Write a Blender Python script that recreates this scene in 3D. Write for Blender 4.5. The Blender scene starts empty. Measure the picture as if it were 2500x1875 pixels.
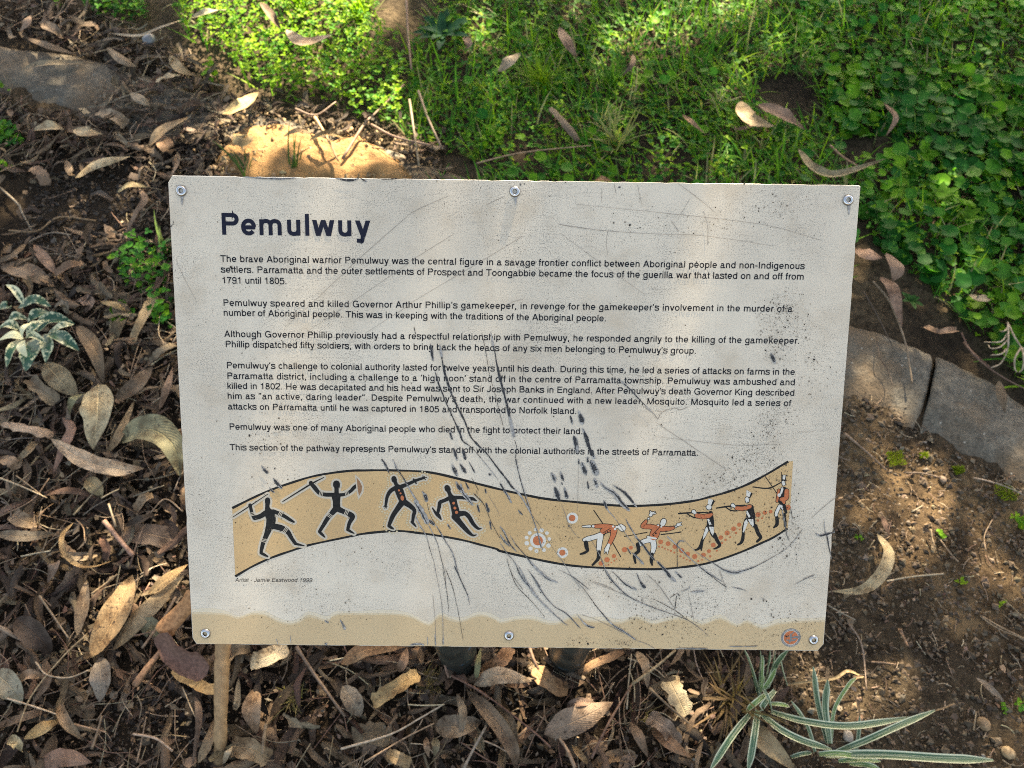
import bpy, bmesh, math, random
import numpy as np
from mathutils import Vector, Matrix, noise
from mathutils.geometry import tessellate_polygon

R = math.radians
rng = random.Random(7)
scene = bpy.context.scene
col = scene.collection

# ------------------------------------------------------------------ camera, sky, sun, exposure
CAM_H = 1.45
PITCH = 60.0                       # degrees below the horizon
cam_data = bpy.data.cameras.new("camera")
cam_data.sensor_width = 36.0
cam_data.lens = 26.64
cam_data.clip_start = 0.02
cam_data.clip_end = 500.0
cam_data.dof.use_dof = True
cam_data.dof.focus_distance = 0.70
cam_data.dof.aperture_fstop = 10.0
cam = bpy.data.objects.new("camera", cam_data)
cam.location = (0.0, 0.0, CAM_H)
cam.rotation_euler = (R(90.0 - PITCH), 0.0, 0.0)
col.objects.link(cam)
scene.camera = cam
CAM_M = Matrix.Translation((0, 0, CAM_H)) @ Matrix.Rotation(R(90.0 - PITCH), 4, 'X')
CAM_R = CAM_M.to_3x3()
FPX = 1850.0                       # focal length in photograph pixels (2500 wide)

SUN_AZ = 18.0                      # degrees from +Y towards +X
SUN_EL = 40.0
SUN_DIR = Vector((math.sin(R(SUN_AZ)) * math.cos(R(SUN_EL)), math.cos(R(SUN_AZ)) * math.cos(R(SUN_EL)), math.sin(R(SUN_EL))))
world = bpy.data.worlds.new("World")
scene.world = world
world.use_nodes = True
wn = world.node_tree.nodes
wl = world.node_tree.links
sky = wn.new("ShaderNodeTexSky")
sky.sky_type = 'NISHITA'
sky.sun_disc = False
sky.sun_elevation = R(SUN_EL)
sky.sun_rotation = R(SUN_AZ)
sky.air_density = 1.0
sky.dust_density = 2.5
sky.ozone_density = 0.3
warm = wn.new("ShaderNodeMix")      # the camera's white balance, set for shade
warm.data_type = 'RGBA'
warm.blend_type = 'MULTIPLY'
warm.inputs[0].default_value = 1.0
warm.inputs[7].default_value = (1.0, 0.845, 0.665, 1.0)
wl.new(sky.outputs[0], warm.inputs[6])
wl.new(warm.outputs[2], wn["Background"].inputs[0])
wn["Background"].inputs[1].default_value = 0.075

sun_data = bpy.data.lights.new("sun", 'SUN')
sun_data.energy = 5.0
sun_data.angle = R(0.5)
sun_data.color = (1.0, 0.82, 0.56)
sun = bpy.data.objects.new("sun", sun_data)
sun.rotation_euler = (-SUN_DIR).to_track_quat('-Z', 'Y').to_euler()
sun.location = (1.5, 6.0, 9.0)
col.objects.link(sun)

scene.view_settings.view_transform = 'Standard'
scene.view_settings.look = 'None'
scene.view_settings.exposure = 2.86
scene.view_settings.gamma = 1.0
scene.render.engine = 'CYCLES'
scene.cycles.max_bounces = 6
scene.cycles.transparent_max_bounces = 12
scene.cycles.use_denoising = False
scene.cycles.filter_width = 1.0

# ------------------------------------------------------------------ helpers
def gz(x, y):
    """height of the ground"""
    z = 0.06 * max(0.0, y - 0.55)
    z += 0.012 * noise.noise(Vector((x * 2.3, y * 2.3, 0.4))) + 0.006 * noise.noise(Vector((x * 7.1, y * 7.1, 3.0)))
    return z

def ray(px, py):
    d = CAM_R @ Vector(((px - 1250.0) / FPX, -(py - 937.5) / FPX, -1.0))
    return d

CAM_P = Vector((0, 0, CAM_H))
def G(px, py, lift=0.0):
    """the point of the ground (plus lift) seen at a photograph pixel"""
    d = ray(px, py)
    z = lift
    for _ in range(7):
        t = (z - CAM_H) / d.z
        p = CAM_P + d * t
        z = gz(p.x, p.y) + lift
    return CAM_P + d * ((z - CAM_H) / d.z)

# enlarged views of the photograph in which things were measured: offset x, offset y, scale
FR = {'S': (0, 0, 1.0), 'TL': (0, 0, .3797), 'TC': (840, 0, .3797), 'TR': (1660, 0, .3797), 'L1': (0, 400, .3617), 'L2': (0, 950, .3014),
      'BL': (0, 1400, .3797), 'BC': (840, 1500, .3797), 'BR': (1660, 1500, .3797), 'R1': (2000, 440, .2773), 'R2': (1980, 800, .27126),
      'R3': (1980, 1200, .2411), 'A': (540, 1120, .19293), 'B': (860, 1120, .19293), 'C': (1220, 1120, .19293), 'D': (1560, 1100, .19286),
      'E': (1000, 800, .27125), 'F': (1200, 1380, .4069), 'H': (400, 1380, .3617), 'P1': (400, 400, .27125), 'P2': (1000, 400, .27125),
      'P3': (1600, 400, .27125), 'P6': (1600, 800, .27125), 'Q': (1980, 1200, .2411), 'EM': (1860, 1500, .08137)}
def S(fr, x, y):
    o = FR[fr]
    return o[0] + x * o[2], o[1] + y * o[2]

def tag(o, label=None, cat=None, group=None, kind=None):
    if label: o['label'] = label
    if cat: o['category'] = cat
    if group: o['group'] = group
    if kind: o['kind'] = kind
    return o

def empty(name, loc, parent=None):
    o = bpy.data.objects.new(name, None)
    o.empty_display_size = 0.05
    o.location = loc
    if parent: o.parent = parent
    col.objects.link(o)
    return o

class MB:
    """collects polygons with per-vertex colour and uv, and links them as one mesh object"""
    def __init__(s):
        s.v, s.f, s.c, s.uv, s.m = [], [], [], [], []
    def add(s, verts, faces, color=(1, 1, 1), uvs=None, mi=0):
        b = len(s.v)
        s.v.extend(verts)
        s.c.extend([color] * len(verts) if not isinstance(color, list) else color)
        s.uv.extend(uvs if uvs is not None else [(0.5, 0.5)] * len(verts))
        for f in faces:
            s.f.append(tuple(i + b for i in f))
            s.m.append(mi)
    def build(s, name, mats, parent=None, origin=None, smooth=True, matrix=None):
        me = bpy.data.meshes.new(name)
        o0 = Vector(origin) if origin is not None else Vector((0, 0, 0))
        vs = [(p[0] - o0.x, p[1] - o0.y, p[2] - o0.z) for p in s.v]
        me.from_pydata(vs, [], s.f)
        ca = me.attributes.new("tint", 'FLOAT_COLOR', 'POINT')
        ca.data.foreach_set("color", np.c_[np.array(s.c, dtype=np.float32).reshape(-1, 3), np.ones(len(s.v), np.float32)].ravel())
        uvl = me.uv_layers.new(name="UVMap")
        li = np.empty(len(me.loops), np.int32)
        me.loops.foreach_get("vertex_index", li)
        uvl.data.foreach_set("uv", np.array(s.uv, np.float32)[li].ravel())
        for m in (mats if isinstance(mats, (list, tuple)) else [mats]):
            me.materials.append(m)
        me.polygons.foreach_set("material_index", np.array(s.m, np.int32))
        me.polygons.foreach_set("use_smooth", np.full(len(s.f), smooth))
        me.update()
        o = bpy.data.objects.new(name, me)
        if matrix is not None: o.matrix_world = matrix
        else: o.location = o0
        if parent is not None:
            o.parent = parent
            if origin is not None and matrix is None:
                o.location = o0 - parent.location if parent.parent is None else o0
        col.objects.link(o)
        return o

def catmull(pts, n=8):
    """smooth curve through points given as tuples of any length"""
    P = [np.array(p, float) for p in pts]
    if len(P) < 3:
        return [tuple(P[0] + (P[-1] - P[0]) * i / n) for i in range(n + 1)]
    P = [2 * P[0] - P[1]] + P + [2 * P[-1] - P[-2]]
    out = []
    for k in range(1, len(P) - 2):
        a, b, c, d = P[k - 1:k + 3]
        for i in range(n):
            t = i / n
            out.append(tuple(.5 * ((2 * b) + (c - a) * t + (2 * a - 5 * b + 4 * c - d) * t * t + (3 * b - a - 3 * c + d) * t ** 3)))
    out.append(tuple(P[-2]))
    return out

def inside(x, y, poly):
    r = False
    j = len(poly) - 1
    for i in range(len(poly)):
        xi, yi = poly[i]; xj, yj = poly[j]
        if (yi > y) != (yj > y) and x < (xj - xi) * (y - yi) / (yj - yi) + xi:
            r = not r
        j = i
    return r

def groundpoly(pts):
    return [(lambda p: (p.x, p.y))(G(*q)) for q in pts]

# ------------------------------------------------------------------ materials
def newmat(name):
    m = bpy.data.materials.new(name)
    m.use_nodes = True
    nt = m.node_tree
    b = nt.nodes["Principled BSDF"]
    return m, nt, b

def node(nt, kind, **kw):
    n = nt.nodes.new(kind)
    for k, v in kw.items():
        if k.startswith('i_'):
            n.inputs[k[2:].replace('_', ' ')].default_value = v
        else:
            setattr(n, k, v)
    return n

def ramp(nt, src, stops):
    n = nt.nodes.new("ShaderNodeValToRGB")
    e = n.color_ramp.elements
    while len(e) < len(stops): e.new(0.5)
    for i, (p, c) in enumerate(stops):
        e[i].position = p
        e[i].color = (c, c, c, 1) if not isinstance(c, tuple) else (*c, 1)
    nt.links.new(src, n.inputs[0])
    return n.outputs[0]

def mixc(nt, a, b, fac, mode='MIX'):
    n = nt.nodes.new("ShaderNodeMix")
    n.data_type = 'RGBA'
    n.blend_type = mode
    for s, v in ((n.inputs[0], fac), (n.inputs[6], a), (n.inputs[7], b)):
        if isinstance(v, (int, float)): s.default_value = v
        elif isinstance(v, tuple): s.default_value = (*v, 1)
        else: nt.links.new(v, s)
    return n.outputs[2]

def math_n(nt, op, a, b=0.0, clamp=False):
    n = nt.nodes.new("ShaderNodeMath")
    n.operation = op
    n.use_clamp = clamp
    for s, v in ((n.inputs[0], a), (n.inputs[1], b)):
        if isinstance(v, (int, float)): s.default_value = v
        else: nt.links.new(v, s)
    return n.outputs[0]

def tex_noise(nt, vec, scale, detail=4.0, rough=0.55):
    n = node(nt, "ShaderNodeTexNoise", i_Scale=scale, i_Detail=detail, i_Roughness=rough)
    nt.links.new(vec, n.inputs["Vector"])
    return n.outputs["Fac"]

def geo_pos(nt):
    return nt.nodes.new("ShaderNodeNewGeometry").outputs["Position"]

def obj_pos(nt):
    return nt.nodes.new("ShaderNodeTexCoord").outputs["Object"]

def mapped(nt, vec, scale):
    n = nt.nodes.new("ShaderNodeMapping")
    n.inputs["Scale"].default_value = scale
    nt.links.new(vec, n.inputs["Vector"])
    return n.outputs[0]

def bump(nt, bsdf, height, dist, strength=1.0):
    n = nt.nodes.new("ShaderNodeBump")
    n.inputs["Strength"].default_value = strength
    n.inputs["Distance"].default_value = dist
    nt.links.new(height, n.inputs["Height"])
    nt.links.new(n.outputs[0], bsdf.inputs["Normal"])

def tint(nt):
    n = nt.nodes.new("ShaderNodeAttribute")
    n.attribute_name = "tint"
    return n.outputs["Color"]

def uv_split(nt):
    u = nt.nodes.new("ShaderNodeUVMap")
    s = nt.nodes.new("ShaderNodeSeparateXYZ")
    nt.links.new(u.outputs[0], s.inputs[0])
    return s.outputs[0], s.outputs[1]

def flat(name, c, rough=0.5, metallic=0.0, spec=0.5):
    m, nt, b = newmat(name)
    b.inputs["Base Color"].default_value = (*c, 1)
    b.inputs["Roughness"].default_value = rough
    b.inputs["Metallic"].default_value = metallic
    b.inputs["Specular IOR Level"].default_value = spec
    return m

def ink(name, c, wear=0.25, rough=0.45):
    """printed ink with a little fading"""
    m, nt, b = newmat(name)
    n = tex_noise(nt, obj_pos(nt), 420, 5, 0.7)
    f = ramp(nt, n, [(0.35, 1.0 - wear), (0.7, 1.0)])
    nt.links.new(mixc(nt, c, tuple(min(1, x * 0.6 + 0.12) for x in c), math_n(nt, 'SUBTRACT', 1.0, f)), b.inputs["Base Color"])
    b.inputs["Roughness"].default_value = rough
    b.inputs["Specular IOR Level"].default_value = 0.12
    return m

def mat_dryleaf():
    m, nt, b = newmat("dry_leaf")
    u, v = uv_split(nt)
    p = geo_pos(nt)
    t = tint(nt)
    big = tex_noise(nt, p, 28, 4)
    fine = tex_noise(nt, p, 240, 4, 0.65)
    c = mixc(nt, t, mixc(nt, t, (0.36, 0.29, 0.23), 1.0, 'MULTIPLY'), ramp(nt, big, [(0.40, 0.0), (0.66, 1.0)]))
    c = mixc(nt, c, mixc(nt, t, (1.5, 1.45, 1.35), 1.0, 'MULTIPLY'), ramp(nt, fine, [(0.5, 0.0), (0.75, 0.7)]))
    spots = tex_noise(nt, p, 130, 2)
    c = mixc(nt, c, (0.03, 0.02, 0.014), ramp(nt, spots, [(0.62, 0.0), (0.68, 0.8)]))
    dv = math_n(nt, 'ABSOLUTE', math_n(nt, 'SUBTRACT', v, 0.5))
    mid = ramp(nt, dv, [(0.012, 1.0), (0.035, 0.0)])
    c = mixc(nt, c, mixc(nt, t, (1.6, 1.5, 1.35), 1.0, 'MULTIPLY'), math_n(nt, 'MULTIPLY', mid, 0.6))
    sv = math_n(nt, 'SINE', math_n(nt, 'ADD', math_n(nt, 'MULTIPLY', u, 120.0), math_n(nt, 'MULTIPLY', dv, -70.0)))
    c = mixc(nt, c, mixc(nt, t, (0.7, 0.66, 0.6), 1.0, 'MULTIPLY'), ramp(nt, sv, [(0.8, 0.0), (1.0, 0.35)]))
    nt.links.new(c, b.inputs["Base Color"])
    b.inputs["Roughness"].default_value = 0.62
    b.inputs["Specular IOR Level"].default_value = 0.35
    h = math_n(nt, 'ADD', math_n(nt, 'MULTIPLY', fine, 0.6), math_n(nt, 'ADD', math_n(nt, 'MULTIPLY', sv, 0.12), mid))
    bump(nt, b, h, 0.0028, 0.8)
    return m

def mat_greenleaf(name, rough=0.5, trans=0.45, vein=True):
    m, nt, b = newmat(name)
    p = geo_pos(nt)
    t = tint(nt)
    n1 = tex_noise(nt, p, 60, 3)
    c = mixc(nt, t, mixc(nt, t, (0.55, 0.62, 0.5), 1.0, 'MULTIPLY'), ramp(nt, n1, [(0.4, 0.0), (0.7, 0.8)]))
    nt.links.new(c, b.inputs["Base Color"])
    b.inputs["Roughness"].default_value = rough
    b.inputs["Specular IOR Level"].default_value = 0.12
    tr = nt.nodes.new("ShaderNodeBsdfTranslucent")
    nt.links.new(mixc(nt, c, (1.5, 1.7, 0.5), 1.0, 'MULTIPLY'), tr.inputs[0])
    mx = nt.nodes.new("ShaderNodeMixShader")
    mx.inputs[0].default_value = trans
    nt.links.new(b.outputs[0], mx.inputs[1])
    nt.links.new(tr.outputs[0], mx.inputs[2])
    nt.links.new(mx.outputs[0], nt.nodes["Material Output"].inputs[0])
    return m

def mat_strappy():
    """dark green strap leaf with white margins and thin white stripes"""
    m, nt, b = newmat("striped_strap_leaf")
    u, v = uv_split(nt)
    t = tint(nt)
    dv = math_n(nt, 'ABSOLUTE', math_n(nt, 'SUBTRACT', v, 0.5))
    edge = ramp(nt, dv, [(0.335, 0.0), (0.40, 1.0)])
    n = nt.nodes.new("ShaderNodeCombineXYZ")
    nt.links.new(math_n(nt, 'MULTIPLY', u, 1.2), n.inputs[0])
    nt.links.new(math_n(nt, 'MULTIPLY', v, 16.0), n.inputs[1])
    st = tex_noise(nt, n.outputs[0], 1.0, 2)
    s2 = ramp(nt, st, [(0.52, 0.0), (0.6, 0.7)])
    c = mixc(nt, t, (0.62, 0.66, 0.48), math_n(nt, 'MAXIMUM', edge, s2))
    nt.links.new(c, b.inputs["Base Color"])
    b.inputs["Roughness"].default_value = 0.4
    bump(nt, b, st, 0.0015, 0.5)
    return m

def mat_variegated():
    m, nt, b = newmat("cream_splashed_leaf")
    u, v = uv_split(nt)
    t = tint(nt)
    p = geo_pos(nt)
    dv = math_n(nt, 'ABSOLUTE', math_n(nt, 'SUBTRACT', v, 0.5))
    n1 = tex_noise(nt, p, 130, 4, 0.7)
    f = math_n(nt, 'ADD', n1, math_n(nt, 'MULTIPLY', dv, 0.45))
    s = nt.nodes.new("ShaderNodeSeparateColor")
    nt.links.new(t, s.inputs[0])
    f = math_n(nt, 'ADD', f, s.outputs[0])          # red channel of the tint says how cream the leaf is
    k = ramp(nt, f, [(0.66, 0.0), (0.76, 1.0)])
    c = mixc(nt, (0.018, 0.075, 0.04), (0.62, 0.62, 0.40), k)
    nt.links.new(c, b.inputs["Base Color"])
    b.inputs["Roughness"].default_value = 0.35
    return m

def mat_bark(name, ca, cb, scale=90, stretch=(1, 1, .15)):
    m, nt, b = newmat(name)
    p = mapped(nt, obj_pos(nt), stretch)
    n1 = tex_noise(nt, p, scale, 5, 0.65)
    c = mixc(nt, ca, cb, ramp(nt, n1, [(0.35, 0.0), (0.65, 1.0)]))
    nt.links.new(c, b.inputs["Base Color"])
    b.inputs["Roughness"].default_value = 0.7
    bump(nt, b, n1, 0.002, 0.6)
    return m

def mat_twig():
    m, nt, b = newmat("dry_twig")
    t = tint(nt)
    n1 = tex_noise(nt, geo_pos(nt), 160, 4, 0.6)
    c = mixc(nt, mixc(nt, t, (0.5, 0.45, 0.4), 1.0, 'MULTIPLY'), t, ramp(nt, n1, [(0.35, 0.0), (0.6, 1.0)]))
    nt.links.new(c, b.inputs["Base Color"])
    b.inputs["Roughness"].default_value = 0.65
    return m

def mat_soil():
    m, nt, b = newmat("dark_garden_soil")
    p = geo_pos(nt)
    n1 = tex_noise(nt, p, 5, 5)
    n2 = tex_noise(nt, p, 60, 6, 0.7)
    n3 = tex_noise(nt, p, 320, 4, 0.7)
    c = mixc(nt, (0.026, 0.019, 0.013), (0.098, 0.073, 0.046), ramp(nt, n1, [(0.35, 0.0), (0.65, 1.0)]))
    c = mixc(nt, c, mixc(nt, c, (0.38, 0.36, 0.34), 1.0, 'MULTIPLY'), ramp(nt, n2, [(0.45, 0.0), (0.62, 1.0)]))
    c = mixc(nt, c, (0.20, 0.15, 0.10), ramp(nt, n3, [(0.62, 0.0), (0.74, 0.8)]))
    c = mixc(nt, c, tint(nt), 1.0, 'MULTIPLY')
    nt.links.new(c, b.inputs["Base Color"])
    b.inputs["Roughness"].default_value = 0.9
    b.inputs["Specular IOR Level"].default_value = 0.2
    bump(nt, b, math_n(nt, 'ADD', n2, math_n(nt, 'MULTIPLY', n3, 0.4)), 0.012, 0.9)
    return m

def mat_concrete():
    m, nt, b = newmat("weathered_concrete")
    p = geo_pos(nt)
    n1 = tex_noise(nt, p, 7, 5, 0.6)
    n2 = tex_noise(nt, p, 55, 5, 0.65)
    n3 = tex_noise(nt, p, 230, 3, 0.6)
    vo = node(nt, "ShaderNodeTexVoronoi", i_Scale=75.0)
    nt.links.new(p, vo.inputs["Vector"])
    c = mixc(nt, (0.08, 0.071, 0.057), (0.185, 0.168, 0.135), ramp(nt, n2, [(0.3, 0.0), (0.7, 1.0)]))
    c = mixc(nt, c, (0.125, 0.088, 0.052), ramp(nt, n1, [(0.44, 0.0), (0.62, 0.8)]))
    sp = ramp(nt, vo.outputs["Distance"], [(0.10, 1.0), (0.2, 0.0)])
    sc = nt.nodes.new("ShaderNodeSeparateColor")
    nt.links.new(vo.outputs["Color"], sc.inputs[0])
    c = mixc(nt, c, (0.40, 0.38, 0.33), math_n(nt, 'MULTIPLY', sp, ramp(nt, sc.outputs[0], [(0.78, 0.0), (0.8, 0.9)])))
    c = mixc(nt, c, (0.05, 0.052, 0.055), math_n(nt, 'MULTIPLY', sp, ramp(nt, sc.outputs[1], [(0.85, 0.0), (0.87, 0.8)])))
    c = mixc(nt, c, mixc(nt, c, (0.45, 0.45, 0.42), 1.0, 'MULTIPLY'), ramp(nt, n3, [(0.5, 0.0), (0.68, 0.9)]))
    nt.links.new(c, b.inputs["Base Color"])
    b.inputs["Roughness"].default_value = 0.88
    bump(nt, b, math_n(nt, 'ADD', n2, math_n(nt, 'MULTIPLY', n3, 0.6)), 0.005, 0.8)
    return m

def mat_sand():
    m, nt, b = newmat("lumpy_sand")
    p = geo_pos(nt)
    n2 = tex_noise(nt, p, 45, 5, 0.65)
    n3 = tex_noise(nt, p, 260, 4, 0.7)
    c = mixc(nt, (0.24, 0.135, 0.05), (0.38, 0.22, 0.085), ramp(nt, n2, [(0.35, 0.0), (0.6, 1.0)]))
    c = mixc(nt, c, (0.16, 0.11, 0.06), ramp(nt, n3, [(0.6, 0.0), (0.72, 0.7)]))
    nt.links.new(c, b.inputs["Base Color"])
    b.inputs["Roughness"].default_value = 0.9
    bump(nt, b, math_n(nt, 'ADD', n2, math_n(nt, 'MULTIPLY', n3, 0.5)), 0.012, 0.9)
    return m

def mat_panel():
    """faded off-white sign face with fine grime, brushed streaks and stains"""
    m, nt, b = newmat("faded_sign_face")
    p = obj_pos(nt)
    base = (0.725, 0.655, 0.535)
    n1 = tex_noise(nt, p, 6, 4, 0.6)
    c = mixc(nt, base, (0.585, 0.52, 0.42), ramp(nt, n1, [(0.35, 0.0), (0.7, 1.0)]))
    # scuffed streaks running along and across the plate
    sx = tex_noise(nt, mapped(nt, p, (60, 420, 1)), 1.0, 4, 0.7)
    sy = tex_noise(nt, mapped(nt, p, (520, 40, 1)), 1.0, 4, 0.7)
    dens = ramp(nt, tex_noise(nt, p, 11, 4, 0.6), [(0.38, 0.0), (0.62, 1.0)])
    c = mixc(nt, c, (0.33, 0.31, 0.27), math_n(nt, 'MULTIPLY', ramp(nt, sx, [(0.52, 0.0), (0.72, 0.55)]), dens))
    c = mixc(nt, c, (0.36, 0.33, 0.28), math_n(nt, 'MULTIPLY', ramp(nt, sy, [(0.55, 0.0), (0.74, 0.5)]), dens))
    # grain of specks
    g1 = tex_noise(nt, p, 1100, 2, 0.6)
    c = mixc(nt, c, (0.16, 0.145, 0.12), math_n(nt, 'MULTIPLY', ramp(nt, g1, [(0.52, 0.0), (0.66, 0.9)]), math_n(nt, 'ADD', math_n(nt, 'MULTIPLY', dens, 0.65), 0.3)))
    g2 = tex_noise(nt, p, 500, 2, 0.5)
    c = mixc(nt, c, (0.05, 0.045, 0.04), math_n(nt, 'MULTIPLY', ramp(nt, g2, [(0.66, 0.0), (0.71, 0.85)]), dens))
    st = tex_noise(nt, p, 24, 5, 0.6)
    c = mixc(nt, c, (0.50, 0.42, 0.31), ramp(nt, st, [(0.52, 0.0), (0.72, 0.55)]))
    nt.links.new(c, b.inputs["Base Color"])
    b.inputs["Roughness"].default_value = 0.38
    nt.links.new(ramp(nt, g1, [(0.3, 0.30), (0.7, 0.5)]), b.inputs["Roughness"])
    bump(nt, b, g1, 0.0001, 0.4)
    return m

def mat_print(name, ca, cb, scale=14):
    """flat printed colour, mottled and speckled by weather"""
    m, nt, b = newmat(name)
    p = obj_pos(nt)
    n1 = tex_noise(nt, p, scale, 4, 0.6)
    c = mixc(nt, ca, cb, ramp(nt, n1, [(0.35, 0.0), (0.7, 1.0)]))
    g1 = tex_noise(nt, p, 1000, 2, 0.6)
    c = mixc(nt, c, mixc(nt, c, (0.4, 0.38, 0.35), 1.0, 'MULTIPLY'), ramp(nt, g1, [(0.58, 0.0), (0.7, 0.7)]))
    nt.links.new(c, b.inputs["Base Color"])
    b.inputs["Roughness"].default_value = 0.42
    return m

def mat_scratch(name, c1, c2, cover):
    """gouged film: broken, streaky, with gaps"""
    m, nt, b = newmat(name)
    p = obj_pos(nt)
    n1 = tex_noise(nt, p, 480, 4, 0.7)
    n2 = tex_noise(nt, p, 900, 3, 0.6)
    nt.links.new(mixc(nt, c1, c2, ramp(nt, n1, [(0.4, 0.0), (0.62, 1.0)])), b.inputs["Base Color"])
    b.inputs["Roughness"].default_value = 0.5
    nt.links.new(ramp(nt, n2, [(0.66 - cover * 0.15, 1.0), (0.74 - cover * 0.1, 0.0)]), b.inputs["Alpha"])
    return m

M = {}
M['dry'] = mat_dryleaf()
M['green'] = mat_greenleaf("green_leaf")
M['grass'] = mat_greenleaf("grass_blade", 0.45, 0.4)
M['strap'] = mat_strappy()
M['vari'] = mat_variegated()
M['twig'] = mat_twig()
M['soil'] = mat_soil()
M['concrete'] = mat_concrete()
M['sand'] = mat_sand()
M['panel'] = mat_panel()
M['edge'] = flat("bare_aluminium_edge", (0.62, 0.62, 0.60), 0.35, 0.6)
M['steel'] = flat("rivet_steel", (0.62, 0.63, 0.65), 0.22, 1.0)
M['dish'] = flat("dull_rivet_dish", (0.30, 0.30, 0.31), 0.4, 1.0)
M['hole'] = flat("dark_recess", (0.012, 0.011, 0.01), 0.8)
M['ink'] = ink("black_ink", (0.008, 0.009, 0.014), 0.08)
M['navy'] = ink("navy_ink", (0.010, 0.012, 0.028), 0.08)
M['black'] = ink("black_paint_print", (0.010, 0.010, 0.010), 0.12)
M['white'] = ink("white_print", (0.66, 0.64, 0.58), 0.1)
M['halo'] = ink("off_white_outline_print", (0.54, 0.48, 0.38), 0.15)
M['cream'] = ink("cream_dot_print", (0.58, 0.50, 0.33), 0.1)
M['orange'] = mat_print("orange_print", (0.52, 0.155, 0.045), (0.44, 0.125, 0.04))
M['brown'] = mat_print("brown_print", (0.30, 0.15, 0.06), (0.24, 0.12, 0.05))
M['ochre'] = mat_print("ochre_print", (0.58, 0.40, 0.19), (0.51, 0.34, 0.155))
M['buff'] = mat_print("buff_print", (0.58, 0.44, 0.25), (0.52, 0.385, 0.21))
M['fade'] = mat_print("faded_buff_print", (0.63, 0.52, 0.34), (0.58, 0.46, 0.29))
M['pale'] = mat_print("pale_yellow_print", (0.68, 0.60, 0.45), (0.64, 0.55, 0.40))
M['grey'] = mat_print("grey_print", (0.20, 0.20, 0.20), (0.15, 0.15, 0.155))
M['gouge'] = mat_scratch("dark_gouge", (0.010, 0.010, 0.012), (0.03, 0.03, 0.034), 0.9)
M['silver'] = mat_scratch("bare_metal_gouge", (0.20, 0.195, 0.19), (0.43, 0.42, 0.40), 0.35)
M['hair'] = flat("hairline_scratch", (0.22, 0.20, 0.18), 0.6)
M['faint'] = flat("brown_grime_speck", (0.12, 0.105, 0.085), 0.8)
M['speck'] = flat("black_mould_speck", (0.02, 0.018, 0.016), 0.8)

# ------------------------------------------------------------------ the sign's plane (solved from its four corners in the photograph)
_t = Vector((-0.3002004, -0.24458635, -0.71201376))
_r1 = Vector((0.99990506, -0.0128075, -0.00508258)).normalized()
_r2 = Vector((0.01694937, 0.98842063, 0.1507892))
_n = _r1.cross(_r2).normalized()
_r2 = _n.cross(_r1).normalized()
PW, PH = 0.594, 0.4279
PANEL_M = CAM_M @ Matrix((( _r1.x, _r2.x, _n.x, _t.x), (_r1.y, _r2.y, _n.y, _t.y), (_r1.z, _r2.z, _n.z, _t.z), (0, 0, 0, 1)))
PANEL_I = PANEL_M.inverted()
_pn = (PANEL_M.to_3x3() @ Vector((0, 0, 1)))
def U(px, py):
    """sign-face coordinates (metres from its lower left corner) of a photograph pixel"""
    d = ray(px, py)
    o = PANEL_M.translation
    t = (o - CAM_P).dot(_pn) / d.dot(_pn)
    q = PANEL_I @ (CAM_P + d * t)
    return q.x, q.y
def UF(fr, x, y): return U(*S(fr, x, y))
MPP = 0.000373                      # metres on the sign per photograph pixel, about

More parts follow.
